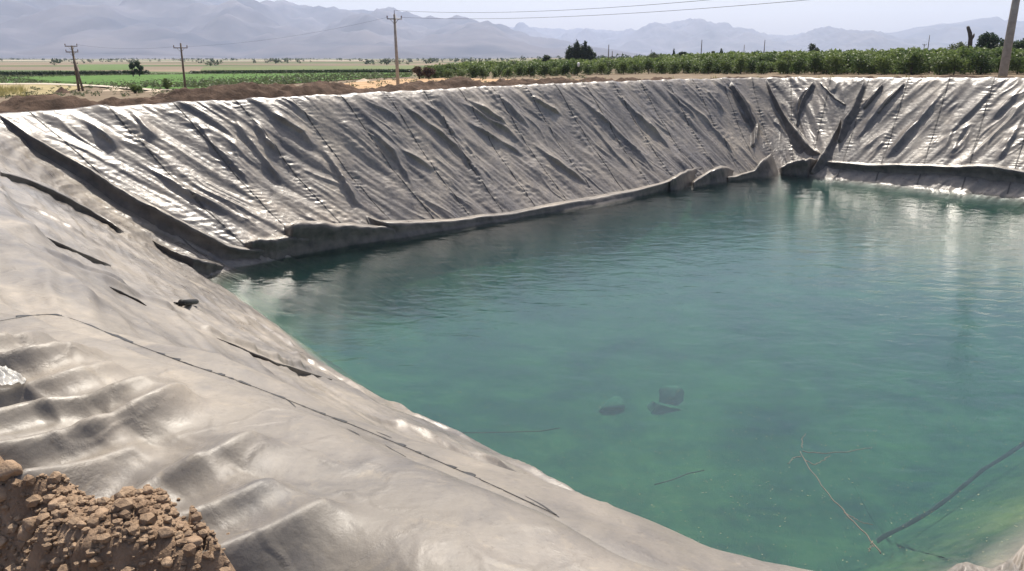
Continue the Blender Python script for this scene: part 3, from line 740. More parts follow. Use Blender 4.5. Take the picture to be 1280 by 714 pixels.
# soil bank thrown up outside the left and back crest
cols = np.where((zone_w[3] + zone_w[4] + 0.0) > 0.5)[0]
cols = np.concatenate([np.arange(cols[0] - 260, cols[0]), cols])[::5]
nb = 46; V = []
for c in cols:
    for j in range(nb):
        f = j / (nb - 1); d = 0.75 + 3.6 * f
        p = Sc[c] + nout[c] * d
        left = 1 - sstep(-4, 14, Sc[c, 0])
        hgt = 0.08 + 0.10 * (1 - sstep(10, 17, Sc[c, 0])) + 0.26 * left
        prof = math.sin(math.pi * min(1.0, f * 1.15) ** 0.8) if f * 1.15 < 1 else 0
        z = Sc[c, 2] - 0.36 - 0.75 * max(0, f - 0.45) + (0.30 + hgt) * prof * (0.75 + 0.45 * float(noise(sm[c] / 1.9, f * 1.5, 61)))
        z += 0.09 * float(fbm(sm[c] / 0.45, d / 0.45, 62, 4, 0.6)) * (0.4 + prof)
        V.append((p[0], p[1], z))
bank = mesh_np('soil_bank', V, grid_faces(len(cols), nb), M_BANK); tag(bank, kind='structure')

# ------------------------------------------------------------------ foreground soil
SEDGE = [(-40, 560), (0, 578), (22, 590), (45, 608), (75, 611), (100, 621), (128, 617), (155, 614), (185, 612), (210, 618), (222, 632), (224, 648), (240, 664), (262, 668), (270, 684), (258, 706), (250, 740), (300, 800), (360, 900)]
edge = np.array([hit2(u, v + 20)[0] for u, v in SEDGE[:16]] + [at_z(u, v, 4.9) for u, v in SEDGE[16:]])[:, :2]
lx = np.arange(-3.6, 0.6, 0.05); ly = np.arange(0.6, 4.0, 0.05); LZ = np.full((len(lx), len(ly)), 4.6)
for i_, x_ in enumerate(lx):
    for j_, y_ in enumerate(ly):
        p_ = BV2.ray_cast(Vector((x_, y_, 9)), Vector((0, 0, -1)))[0]
        if p_ is not None: LZ[i_, j_] = p_[2]
LZ0 = LZ.copy()
K_ = np.pad(LZ, 1, mode='edge'); LZ = np.max([K_[a_:a_ + LZ.shape[0], b_:b_ + LZ.shape[1]] for a_ in range(3) for b_ in range(3)], axis=0)
K_ = np.pad(LZ, 1, mode='edge'); LZ = sum(K_[a_:a_ + LZ.shape[0], b_:b_ + LZ.shape[1]] for a_ in range(3) for b_ in range(3)) / 9.0
def liner_z(x, y, LZ=LZ):
    fx = np.clip((x - lx[0]) / 0.05, 0, len(lx) - 1.001); fy = np.clip((y - ly[0]) / 0.05, 0, len(ly) - 1.001); i = fx.astype(int); j = fy.astype(int); a = fx - i; b = fy - j
    return LZ[i, j] * (1 - a) * (1 - b) + LZ[i + 1, j] * a * (1 - b) + LZ[i, j + 1] * (1 - a) * b + LZ[i + 1, j + 1] * a * b
area = [tuple(p) for p in edge] + [(0.2, 0.5), (-0.4, -1.5), (-6, -1.5), (-6, 2.6)]
ap = np.array(area)
def poly_sd(x, y, P):
    x = np.asarray(x, float); best = np.full(x.shape, 1e9); ins = np.zeros(x.shape, bool)
    for k in range(len(P)):
        a = P[k]; b = P[(k + 1) % len(P)]; t = b - a; L2 = t @ t + 1e-9
        f = np.clip(((x - a[0]) * t[0] + (y - a[1]) * t[1]) / L2, 0, 1)
        best = np.minimum(best, np.hypot(x - a[0] - f * t[0], y - a[1] - f * t[1]))
        ins ^= ((a[1] > y) != (b[1] > y)) & (x < (b[0] - a[0]) * (y - a[1]) / (b[1] - a[1] + 1e-12) + a[0])
    return np.where(ins, best, -best)
def soil_z(x, y):
    e = poly_sd(x, y, ap)
    lump = 0.035 * fbm(x / 0.35, y / 0.35, 71, 3) + 0.02 * fbm(x / 0.09, y / 0.09, 72, 4, 0.6)
    x = np.asarray(x, float); y = np.asarray(y, float)
    base = np.maximum(4.80, liner_z(x, y) + 0.03)
    return np.where(e > 0, base + 0.035 * sstep(0, 0.16, e) + lump * (0.3 + 0.7 * sstep(0, 0.2, e)), base - 0.02 + np.clip(e, -1, 0) * 2.5)
sx = np.arange(-3.4, 0.4, 0.011); sy = np.arange(0.9, 3.7, 0.011)
SX, SY = np.meshgrid(sx, sy, indexing='ij')
soil = mesh_np('soil', np.stack([SX, SY, soil_z(SX, SY)], -1).reshape(-1, 3), grid_faces(len(sx), len(sy)), M_SOIL); tag(soil, kind='structure')

def rock_mesh(r, seed, sub=2, sq=(1, 1, 0.8), cut=(0.55, 0.95)):
    import bmesh
    bm = bmesh.new(); bmesh.ops.create_icosphere(bm, subdivisions=sub, radius=1.0)
    rr = np.random.default_rng(seed); planes = rr.normal(size=(9, 3)); planes /= np.linalg.norm(planes, axis=1)[:, None]; off = rr.uniform(cut[0], cut[1], 9)
    V = np.array([v.co[:] for v in bm.verts]); F = [[v.index for v in f.verts] for f in bm.faces]; bm.free()
    for pl, o in zip(planes, off):
        dd = V @ pl - o; V = V - np.clip(dd, 0, None)[:, None] * pl * 0.92
    V += 0.05 * np.stack([noise(V[:, 0] * 3 + seed, V[:, 1] * 3 + V[:, 2] * 2, seed + k) for k in range(3)], 1)
    return V * np.array(sq) * r, F
# countable clods: the bigger ones the photograph shows
CL = [(12, 598, 26, 'broad flat-topped clod at the left edge of the soil heap'), (28, 622, 20, 'pale round clod second from the left edge of the soil'), (4, 642, 20, 'large blocky clod cut off by the left frame edge'),
      (74, 634, 15, 'rounded clod on the soil below the bright sheet fold'), (70, 648, 10, 'small smooth clod below the rounded clod'), (128, 644, 13, 'tan clod in the middle of the soil heap'),
      (104, 665, 9, 'egg-shaped clod left of centre on the soil'), (205, 659, 13, 'upright clod on the right shoulder of the soil heap'), (178, 645, 10, 'clod beside the dark top of the soil heap'),
      (243, 684, 15, 'split pale clod at the right tip of the soil'), (262, 688, 13, 'outermost pale clod at the right tip of the soil'), (248, 670, 10, 'clod topping the right tip of the soil'),
      (50, 692, 19, 'wide tan clod low in the soil heap'), (120, 652, 10, 'dark angular clod near the middle of the heap'), (160, 697, 10, 'rough clod low on the right of the heap'),
      (210, 707, 12, 'clod at the bottom edge right of the middle'), (234, 709, 12, 'clod at the bottom edge nearest the sheet'), (8, 706, 14, 'clod in the bottom left corner of the picture'),
      (150, 655, 7, 'small pale pebble-like clod at the middle'), (186, 622, 11, 'dark crumbly clod on the crest of the heap'), (170, 620, 9, 'dark clod left of the crest of the heap'),
      (95, 690, 8, 'small grey clod low left of the middle'), (58, 650, 8, 'whitish clod near the left blocky clods'), (180, 660, 6, 'tiny white stone on the soil')]
for k, (u, v, rp, lab) in enumerate(CL):
    p = hit2(u, v)[0]; p = p if p[2] > 4.9 else at_z(u, v, 4.92); r = rp / 1040 * p[1] * 0.85
    p = at_z(u, v, max(4.9, p[2] + 0.05) + r * 0.3)
    V, F = rock_mesh(r, 100 + k, 3, (1.05, 0.9, 0.78))
    a = random.uniform(0, 6.28); ca, sa = math.cos(a), math.sin(a)
    V = V @ np.array([[ca, sa, 0], [-sa, ca, 0], [0, 0, 1]])
    o = mesh_np('clod', V, F, M_CLOD, None, True); o.location = (p[0], p[1], float(soil_z(np.array([p[0]]), np.array([p[1]]))[0]) + r * 0.30)
    tag(o, lab, 'clod', 'clods of earth on the foreground soil')
# loose rubble: uncountable
mb_v = []; mb_f = []; base = 0; protos = [rock_mesh(1.0, 300 + k, 1) for k in range(14)]
rr_ = np.random.default_rng(21); nn0 = 60000
xa = rr_.uniform(-3.2, 0.1, nn0); ya = rr_.uniform(1.2, 3.6, nn0); ea = poly_sd(xa, ya, ap)
keep = ea > -0.01 - 0.055 * rr_.random(nn0) ** 4; xa, ya, ea = xa[keep][:14000], ya[keep][:14000], ea[keep][:14000]
za = np.where(ea > 0, soil_z(xa, ya), np.maximum(liner_z(xa, ya, LZ0), 4.7) - 0.006)
ra_ = 0.0025 + 0.011 * rr_.random(len(xa)) ** 2.3 + 0.020 * rr_.random(len(xa)) ** 9
ra_ = np.where(ea > 0, ra_, np.minimum(ra_, 0.008))
for cnt in range(len(xa)):
    V, F = protos[cnt % 14]; a = random.uniform(0, 6.28); ca, sa = math.cos(a), math.sin(a); r = ra_[cnt]
    V = (V @ np.array([[ca, sa, 0], [-sa, ca, 0], [0, 0, 1]])) * r
    mb_v.append(V + (xa[cnt], ya[cnt], za[cnt] + r * 0.35)); mb_f += [[i + base for i in f] for f in F]; base += len(V)
rub = mesh_np('rubble', np.concatenate(mb_v), np.array(mb_f), M_CLOD, None, False); tag(rub, kind='stuff')

# ------------------------------------------------------------------ small things on and in the pond
# pipe stub lying on the left flank
p, nr = hit2(236, 381); q, _ = hit2(250, 379.5)
t = (q - p) / np.linalg.norm(q - p); L = np.linalg.norm(q - p)
pipe = tag(empty('pipe', p), 'short black hose end lying on the grey sheet above the water', 'hose')
mb = MB(); R = 0.05; c0 = nr * R * 0.9
mb.tube([c0 - t * L * 0.55, c0 + t * L * 0.5, c0 + t * L * 0.55], [R, R, R * 0.92], 14); mb.build('hose_body', M_BLACK, pipe)
cord = [hit2(u, v) for u, v in ((231, 381), (227, 380), (222, 381), (217, 380))]
mb = MB(); mb.tube([c + n_ * 0.02 - p for c, n_ in cord], [0.03, 0.025, 0.02, 0.012], 6); mb.build('cord', M_BLACK, pipe)

# floating branch
def twig(mb, px, z, r0, r1):
    P = resample(px, 26); n = len(P)
    path = []
    for k in range(n):
        b = at_z(P[k][0], P[k][1], z); b = b + np.array([0.03 * float(noise(k / 2.2, 0.4, int(px[0][0]))), 0.03 * float(noise(k / 2.2, 4.4, int(px[0][0]))), 0.012 * float(noise(k / 3, 7.7, 3))]); path.append(b)
    mb.tube(path, np.linspace(r0, r1, n), 6)
br = tag(empty('branch', at_z(1030, 610, 0)), 'bare forked branch floating on the green water', 'branch')
bl = np.array(br.location)
def shift(mb): mb.V = [v - bl for v in mb.V]; return mb
mb = MB(); twig(mb, [(1101, 693), (1090, 676), (1065, 650), (1040, 622), (1020, 596), (1004, 576), (1000, 562)], -0.03, 0.010, 0.006); shift(mb).build('stem', M_TWIG, br)
for px in ([(1000, 563), (1025, 567), (1050, 566), (1075, 562), (1092, 559)], [(1004, 574), (1018, 581), (1028, 575), (1040, 570)], [(1001, 560), (1003, 550), (1006, 542)], [(1000, 570), (990, 574), (985, 580)], [(1055, 640), (1075, 652), (1094, 657)], [(1090, 676), (1090, 683), (1086, 690)]):
    mb = MB(); twig(mb, px, -0.03, 0.007, 0.004); shift(mb).build('twig', M_TWIG, br)
# dust and seeds drifting on the water: uncountable
r_ = np.random.default_rng(9); V = []
while len(V) < 2600:
    u = r_.uniform(330, 1300); v = r_.uniform(300, 720); p = at_z(u, v, 0.006)
    if noise(p[0] / 3.0, p[1] / 3.0, 88) + 0.8 * r_.normal() < 0.05: continue
    a = r_.uniform(0, 6.28); l1 = r_.uniform(0.003, 0.012); l2 = l1 * r_.uniform(0.25, 0.7); ca, sa = math.cos(a), math.sin(a)
    V.append(np.array([p + (ca * l1 * i_ - sa * l2 * j_, sa * l1 * i_ + ca * l2 * j_, 0.0) for i_, j_ in ((-1, -1), (1, -1), (1, 1), (-1, 1))]))
V = np.concatenate(V); o = mesh_np('floating_dust', V, np.arange(len(V)).reshape(-1, 4), simple_mat('pale_chaff', (0.10, 0.12, 0.08), (0.24, 0.24, 0.17), 5, 0.8), None, False); tag(o, kind='stuff')
# sunken blocks on the floor and dark cables
M_BLOCK = simple_mat('sunken_stone', (0.05, 0.08, 0.05), (0.11, 0.14, 0.08), 3, 0.9)
for (u, v, sz, rz, lab) in ((762, 509, (0.7, 0.5, 0.3), 0.5, 'sunken stone lying apart on the left of the other two'), (826, 510, (1.1, 0.6, 0.35), 0.15, 'low wedge-shaped sunken stone in front of the square one'), (838, 500, (0.7, 0.5, 0.45), 0.2, 'squarish sunken stone standing behind the wedge-shaped one')):
    p = at_z(u, v, -2.95); Vr, Fr = rock_mesh(0.9, int(u) + 5, 3, sz, (0.25, 0.7)); ca, sa = math.cos(rz), math.sin(rz)
    o = mesh_np('sunken_stone', Vr @ np.array([[ca, sa, 0], [-sa, ca, 0], [0, 0, 1]]), Fr, M_BLOCK); o.location = p
    tag(o, lab, 'stone', 'sunken stones')
for px, lab in (([(566, 541), (600, 541), (640, 540), (675, 539), (700, 535)], 'thin dark cable under water beside the near edge'), ([(818, 606), (840, 600), (860, 592), (880, 588)], 'short dark cable sunk in the middle of the near water')):
    P = [at_z(u, v, -1.1) for u, v in px]; V, F = tube(P, 0.009, 6)
    o = mesh_np('cable', V, F, M_BLACK); tag(o, lab, 'cable')
# dark gathered crease of the liner under water
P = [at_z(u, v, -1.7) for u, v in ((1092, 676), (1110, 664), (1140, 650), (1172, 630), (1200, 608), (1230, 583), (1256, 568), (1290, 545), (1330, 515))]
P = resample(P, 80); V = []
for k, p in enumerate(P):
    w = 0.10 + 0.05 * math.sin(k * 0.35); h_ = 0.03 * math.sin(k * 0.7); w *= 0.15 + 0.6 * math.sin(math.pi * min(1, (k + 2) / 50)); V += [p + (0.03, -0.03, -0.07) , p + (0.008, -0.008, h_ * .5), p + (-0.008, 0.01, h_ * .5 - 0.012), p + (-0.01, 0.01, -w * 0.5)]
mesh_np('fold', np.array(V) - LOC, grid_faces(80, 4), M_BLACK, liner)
# crumpled lip of sheet in the bottom right corner
V = []; nU, nV_ = 70, 26
for i in range(nU):
    u = 1182 + 150 * i / (nU - 1)
    top = np.interp(u, [1182, 1195, 1207, 1222, 1240, 1262, 1272, 1282, 1332], [716, 707, 704, 709, 713, 700, 690, 679, 660])
    for j in range(nV_):
        f = j / (nV_ - 1); v = top + 60 * f
        p = at_z(u, v, 0.15 - 0.02 * f + 0.55 * f * f)
        h = 0.09 * float(ridged(i / 7.0, j / 11.0, 91)) + 0.05 * float(noise(i / 3.0 + 3, j / 4.0, 92))
        p = p + zup * (h * sstep(0, 0.3, f) + 0.05) - (zup * 0.45 if j == 0 else 0)
        V.append(p)
mesh_np('hem', np.array(V) - LOC, grid_faces(nU, nV_), M_LINER, liner)
# crumpled clear plastic at the left edge
def film_mat():
    m, nt, n, l = mat('clear_film')
    b = N(nt, 'ShaderNodeBsdfPrincipled', i_Roughness=0.3); b.inputs['Base Color'].default_value = (0.5, 0.49, 0.46, 1)
    t = N(nt, 'ShaderNodeBsdfTransparent'); mx = N(nt, 'ShaderNodeMixShader'); mx.inputs[0].default_value = 0.6
    l.new(t.outputs[0], mx.inputs[1]); l.new(b.outputs[0], mx.inputs[2])
    o = N(nt, 'ShaderNodeOutputMaterial'); l.new(mx.outputs[0], o.inputs['Surface']); return m
c, nr = hit2(-6, 480)
V = []; nn_ = 34
tx = np.array([0.85, -0.5, 0.0]); ty = np.cross(nr, tx); ty /= np.linalg.norm(ty); tx = np.cross(ty, nr)
for i in range(nn_):
    for j in range(nn_):
        a = (i / (nn_ - 1) - 0.5) * 2; b = (j / (nn_ - 1) - 0.5) * 2
        rr = max(abs(a), abs(b)) / (math.hypot(a, b) + 1e-6) if (a or b) else 1
        x = a * rr * 0.11; y = b * rr * 0.10; h = 0.055 * (1 - a * a * rr * rr * 0.6 - b * b * rr * rr * 0.6) + 0.018 * float(ridged(i / 11.0, j / 7.0, 95)) + 0.01 * float(noise(i / 5.0, j / 5.0, 96))
        V.append(tx * x + ty * y + nr * (h + 0.0))
o = mesh_np('plastic_bag', V, grid_faces(nn_, nn_), film_mat()); o.location = tuple(c); tag(o, 'crumpled clear plastic bag on the grey sheet at the left edge', 'plastic bag')

# ------------------------------------------------------------------ power poles and wires
def pole(u, vb, vt, r0, r1, label, arms, mat_, lean=(0, 0), group=None, pos=None, height=None, strut=False, thing='utility_pole'):
    p = on_field(u, vb) if pos is None else np.array(pos, float)
    if height is None:
        d = pdir(u, vt); height = float(EYE[2] + d[2] * p[1] - p[2])
    o = tag(empty(thing, p), label, 'utility pole', group)
    top = np.array([lean[0], lean[1], height])
    mb = MB(); mb.tube([np.array([0, 0, -0.6]), top * 0.5, top], [r0, (r0 + r1) / 2, r1], 12); mb.build('mast', mat_, o)
    for (f, ln, rz) in arms:
        c = top * f; a = np.array([math.cos(rz), math.sin(rz), 0]) * ln / 2
        b = MB().box(c + np.array([0, -r1 - 0.06, 0]), (ln, 0.10, 0.10), rz).build('crossarm', M_STEEL if mat_ is M_CONC else M_WOOD, o)
        for s in (-1, 1):
            ii = MB(); q = c + a * s * 0.94 + np.array([0, -r1 - 0.06, 0.05]); ii.tube([q, q + (0, 0, 0.12), q + (0, 0, 0.2), q + (0, 0, 0.26)], [0.02, 0.055, 0.06, 0.03], 8); ii.build('insulator', M_INSUL, b)
            bb = MB(); bb.tube([c + np.array([0, -r1, -0.5]), c + a * s * 0.55 + np.array([0, -r1 - 0.05, -0.03])], 0.025, 5)
            bb.build('brace', M_STEEL, b)
    if strut:
        bb = MB(); bb.tube([np.array([0.75, -0.4, -0.4]), top * 0.78], [r0 * 0.9, r1 * 0.9], 10); bb.build('strut', mat_, o)
    return o, p, p + top
P3o, P3b, P3t = pole(498, 113, 18, 0.19, 0.12, 'tall concrete power pole with a short crossarm standing left of the orchard', [(0.94, 1.5, 0.15)], M_CONC, (-0.12, 0))
cap = MB(); tt = P3t - P3b; cap.tube([tt - (0, 0, 0.05), tt + (0, 0, 0.32), tt + (0, 0, 0.38)], [0.03, 0.03, 0.012], 6); cap.build('pin_insulator', M_INSUL, P3o)
P1o, P1b, P1t = pole(99, 114, 57, 0.17, 0.11, 'leaning braced wooden power pole with two crossarms at far left', [(0.985, 1.5, 0.1), (0.86, 1.5, 0.1)], M_WOOD, (-0.12, 0), None, strut=True)
P2o, P2b, P2t = pole(232, 113, 54, 0.15, 0.09, 'slim wooden power pole with one crossarm above the green field', [(0.90, 1.6, 0.12)], M_WOOD, (0.0, 0))
pr = EYE + pdir(1252, 100) * 50.0; pr[2] = field_z(pr[0])
P4o, P4b, P4t = pole(1252, 0, 0, 0.27, 0.17, 'thick concrete power pole rising behind the back bank at far right', [(0.94, 1.6, -0.3)], M_CONC, (0.15, 0), None, pos=pr, height=9.0)
def far_pole(u, vt, Y, label, rad=0.14, arm=True):
    b = EYE + pdir(u, 90) * Y; b[2] = field_z(b[0]); d = pdir(u, vt); h = EYE[2] + d[2] * Y - b[2]
    return pole(u, 0, 0, rad, rad * 0.65, label, [(0.95, 1.3, 0.1)] if arm else [], M_WOOD, (0, 0), 'distant poles behind the orchard', pos=b, height=h)
far_pole(760, 56, 230, 'distant pole just right of the tall dark poplar clump', 0.16, False)
far_pole(764.5, 64, 235, 'short distant pole beside the pole near the poplar clump', 0.16, False)
f1 = far_pole(875, 50, 260, 'distant bare pole standing between two dark cypress trees', 0.17, False)
far_pole(928, 56, 300, 'faint distant pole left of the round dark tree', 0.14, False)
f2 = far_pole(953, 50, 280, 'distant pole left of the round dark tree on the orchard', 0.17, False)
far_pole(1151, 55, 250, 'thin distant pole of the pair left of the dead trunk', 0.13, True)
far_pole(1156, 44, 240, 'taller distant pole of the pair left of the dead trunk', 0.13, False)
far_pole(813, 62, 330, 'tiny distant pole rising from the round bush', 0.14, False)

def wire(a, b, sag, label, r=0.016, n=60):
    f = np.linspace(0, 1, n)[:, None]; P = np.array(a) * (1 - f) + np.array(b) * f; P[:, 2] -= sag * 4 * (f * (1 - f))[:, 0]
    V, F = tube(P, r, 5); o = mesh_np('power_line', V, F, M_BLACK); return tag(o, label, 'power line')
def ray_pt(u, v, Y): return EYE + pdir(u, v) * Y
# right-going span climbs towards a pole outside the frame
wire(P3t + (0.0, 0, 0.38), ray_pt(1010, -12, 42), 0.55, 'upper wire running right from the tall concrete pole', 0.012)
wire(P3t + (0.6, -0.1, -0.28), ray_pt(1075, -6, 40), 0.5, 'lower wire running right from the crossarm of the concrete pole', 0.012)
wire(P3t + (-0.6, -0.1, -0.28), P2t + (0.7, 0, -0.4), 0.5, 'faint wire between the concrete pole and the slim pole', 0.007)
wire(P2t + (-0.7, 0, -0.4), P1t + (0.7, 0, 0.1), 0.35, 'faint wire between the slim pole and the braced pole', 0.007)
wire(P4t + (0.0, 0, -0.4), P3t + (-0.6, -0.1, -0.05), 1.0, 'wire from the far right pole', 0.01) if False else None

# ------------------------------------------------------------------ trees
def leaf_cloud(clumps, n, size, seed, thin=1.0):
    """many small leaf faces spread through clumps [(centre, radii)]"""
    r = np.random.default_rng(seed)
    wts = np.array([c[1][0] * c[1][1] * c[1][2] for c in clumps]) ** 0.75; wts /= wts.sum()
    ci = r.choice(len(clumps), n, p=wts)
    C = np.array([c[0] for c in clumps], float)[ci]; R = np.array([c[1] for c in clumps], float)[ci]
    d = r.normal(size=(n, 3)); d /= np.linalg.norm(d, axis=1)[:, None]
    rad = r.uniform(0.25, 1.0, n) ** 0.5 * (1 + 0.12 * r.normal(size=n))
    P = C + d * rad[:, None] * R
    a = r.normal(size=(n, 3)); a /= np.linalg.norm(a, axis=1)[:, None]
    b = np.cross(a, d + 0.7 * r.normal(size=(n, 3))); b /= np.linalg.norm(b, axis=1)[:, None] + 1e-9
    s = size * r.uniform(0.6, 1.4, n)[:, None]
    V = np.stack([P - a * s, P + b * s * 0.55, P + a * s, P - b * s * 0.55], 1).reshape(-1, 3)
    return V, np.arange(n * 4).reshape(n, 4)

def tree_proto(name, h, crown, nleaf, lsize, leafm, seed, trunk_r=0.08, trunk_h=0.5, limbs=4, label='', cat='tree', group=None):
    o = empty(name)
    r = np.random.default_rng(seed); mb = MB()
    th = h * trunk_h
    mb.tube([(0, 0, -0.3), (0.02, 0, th * 0.4), (0.03 * h * 0.2, 0.01, th)], [trunk_r * 1.2, trunk_r, trunk_r * 0.6], 8)
    for k in range(limbs):
        a = 6.28 * k / max(1, limbs) + r.uniform(-0.4, 0.4); c = crown[k % len(crown)]
        mb.tube([(0, 0, th * r.uniform(0.45, 0.8)), np.array([math.cos(a) * c[1][0] * 0.35, math.sin(a) * c[1][0] * 0.35, th + 0.1 * h]), np.array(c[0]) * (0.8, 0.8, 0.95)], [trunk_r * 0.55, trunk_r * 0.35, trunk_r * 0.12], 6)
    mb.build('trunk', M_BARK, o)
    V, F = leaf_cloud(crown, nleaf, lsize, seed + 1); mesh_np('crown', V, F, leafm, o, False)
    return tag(o, label, cat, group)

def bushy(h, w, seed, n=9, z0=0.35):
    r = np.random.default_rng(seed); out = []
    for k in range(n):
        a = r.uniform(0, 6.28); q = r.uniform(0, 0.62) * w
        z = h * (z0 + (0.92 - z0) * r.uniform(0.1, 1)) * (1 - 0.25 * q / w)
        s = w * r.uniform(0.28, 0.5)
        out.append(((math.cos(a) * q, math.sin(a) * q, min(z, h - s * 0.8)), (s, s, s * r.uniform(0.7, 1.1))))
    return out
# orchard
GRP = 'orchard trees in rows behind the pond'
OL = ['leafy green young orchard tree standing in the rows behind the pond bank', 'leafy green young orchard tree standing in the rows behind the pond bank', 'leafy green young orchard tree standing in the rows behind the pond bank']
protos_o = []
for k in range(4):
    protos_o.append(tree_proto('orchard_tree', 3.0, bushy(3.1, 1.7, 500 + k, 14, 0.10), 1300, 0.13, M_LEAF, 510 + k, 0.07, 0.35, 4, OL[0], 'tree', GRP))
fa, fb, fc, fd = np.array([-12.5, 131.0]), np.array([22.0, 136.0]), np.array([52.0, 98.0]), np.array([92.0, 82.0])
def front(x):
    return float(np.interp(x, [fa[0], fb[0], fc[0], fd[0]], [fa[1], fb[1], fc[1], fd[1]]))
cand = []
for row in range(70):
    for k in range(140):
        x = -14 + 1.9 * k + random.uniform(-0.4, 0.4); 
        if x < -14 + row * -0.15: continue
        if x > 260: continue
        y = front(min(x, 92)) + row * 3.6 + random.uniform(-0.4, 0.4) + (0 if x < 92 else 0)
        if abs(x / y) > 0.70 or random.random() < 0.06: continue
        cand.append((y, x, row))
cand.sort(key=lambda c: (c[2] > 1, math.hypot(c[0], c[1])))
ind, rest = cand[:290], cand[290:]
for k, (y, x, row) in enumerate(ind):
    o = protos_o[k] if k < 4 else copy_tree(protos_o[k % 4])
    s = random.uniform(0.62, 1.22) * (0.64 if x < 6 else (0.70 if x < 30 else 0.86))
    o.location = (x, y, float(field_z(x)) - 0.05); o.rotation_euler = (0, 0, random.uniform(0, 6.28)); o.scale = (s * 1.2, s * 1.2, s)
rest = rest[:2600]
Vs = []; r = np.random.default_rng(3)
for (y, x, row) in rest:
    s = random.uniform(0.7, 1.3) * (0.56 if x < 6 else (0.62 if x < 40 else 0.82))
    V, F = leaf_cloud([((0, 0, 1.9), (1.25, 1.25, 1.1)), ((0.3, 0.2, 2.5), (0.7, 0.7, 0.6))], 42, 0.42, int(x * 31 + y * 7) & 65535)
    Vs.append(V * s + (x, y, float(field_z(x))))
Vs = np.concatenate(Vs); mass = mesh_np('far_orchard', Vs, np.arange(len(Vs)).reshape(-1, 4), M_LEAF, None, False); tag(mass, kind='stuff')

def place(o, u, Y, scale=1.0, rz=None, sink=0.0):
    b = EYE + pdir(u, 90) * Y; b[2] = field_z(b[0]) - sink
    o.location = tuple(b); o.scale = (scale,) * 3; o.rotation_euler = (0, 0, random.uniform(0, 6.28) if rz is None else rz); return o
def hpx(vt, Y, u):     # height of a thing on the field whose top shows at row vt
    b = EYE + pdir(u, 90) * Y; d = pdir(u, vt); return float(EYE[2] + d[2] * Y - field_z(b[0]))
# tall poplar clump
Y = 215; h = hpx(50, Y, 725); 
cr = [((-2.6, 0, h * .40), (1.3, 1.3, h * .38)), ((-1.0, .3, h * .48), (1.2, 1.2, h * .45)), ((-0.9, 0, h * .80), (.45, .45, h * .2)), ((0.6, 0, h * .42), (1.4, 1.3, h * .40)), ((1.2, .2, h * .78), (.5, .5, h * .2)), ((2.4, 0, h * .38), (1.1, 1.1, h * .36)), ((2.1, 0, h * .66), (.45, .45, h * .14))]
t = tree_proto('poplar_tree', h, cr, 7000, 0.24, M_LEAF_DARK, 601, 0.2, 0.4, 6, 'tall dark poplar clump standing above the middle of the orchard'); place(t, 725, Y, 1, 0)
def round_tree(u, vt, Y, w, label, leaf=M_LEAF_DARK, seed=1, name='round_tree', nl=1100, ls=0.22, cat='tree', group='trees beyond the orchard and fields'):
    h = hpx(vt, Y, u); t = tree_proto(name, h, bushy(h, w, seed, 9, 0.3), nl, ls, leaf, seed + 3, 0.14, 0.4, 4, label, cat, group); return place(t, u, Y)
def cypress(u, vt, Y, w, label, seed):
    h = hpx(vt, Y, u); cr = [((0, 0, h * .3), (w, w, h * .28)), ((0, 0, h * .55), (w * .8, w * .8, h * .28)), ((0, 0, h * .8), (w * .45, w * .45, h * .2))]
    t = tree_proto('cypress_tree', h, cr, 900, 0.16, M_LEAF_DARK, seed, 0.12, 0.5, 0, label, 'tree', 'trees beyond the orchard and fields'); return place(t, u, Y)
round_tree(682, 69, 200, 1.5, 'low dark round tree left of the poplar clump', seed=21)
round_tree(742, 66, 220, 1.4, 'small dark tree tucked against the right of the poplar clump', seed=22)
round_tree(817, 66, 230, 2.2, 'broad olive bush with a thin pole behind it', M_LEAF_OLIVE, 23)
cypress(841, 60, 240, 0.55, 'narrow cypress left of the square dark tree', 24)
round_tree(852, 62, 240, 1.7, 'square-topped dark tree beside the narrow cypress', seed=25)
round_tree(891, 63, 245, 1.4, 'dark tree just left of the pointed cypress', M_LEAF_OLIVE, 26)
cypress(900, 60, 235, 0.8, 'pointed cypress right of the bare distant pole', 27)
round_tree(968, 64, 250, 1.8, 'low dark tree between the distant poles', M_LEAF_OLIVE, 28)
round_tree(1015, 54, 200, 1.7, 'lone dark tree standing above the orchard right of middle', seed=29)
round_tree(1060, 61, 240, 1.6, 'small tree on the orchard skyline right of the lone dark tree', M_LEAF_OLIVE, 30)
round_tree(1105, 62, 240, 1.9, 'low spreading tree on the orchard skyline before the right poles', M_LEAF_OLIVE, 31)
round_tree(1197, 48, 150, 2.2, 'olive bushy tree at the foot of the dead trunk', M_LEAF_OLIVE, 32)
round_tree(1225, 42, 150, 3.6, 'big dark spreading tree right of the dead trunk', seed=33, nl=3200, ls=0.26)
round_tree(1249, 47, 140, 1.8, 'dark tree just left of the thick concrete pole', seed=34)
round_tree(1270, 50, 130, 2.2, 'dark tree just right of the thick concrete pole', seed=35)
round_tree(1243, 60, 125, 1.3, 'low olive shrub in front of the dark spreading tree', M_LEAF_OLIVE, 36)
round_tree(1030, 63, 300, 3.5, 'wide low tree on the skyline behind the lone dark tree', M_LEAF_OLIVE, 37)
round_tree(640, 77, 190, 1.6, 'low bush at the left shoulder of the orchard', M_LEAF_OLIVE, 38)
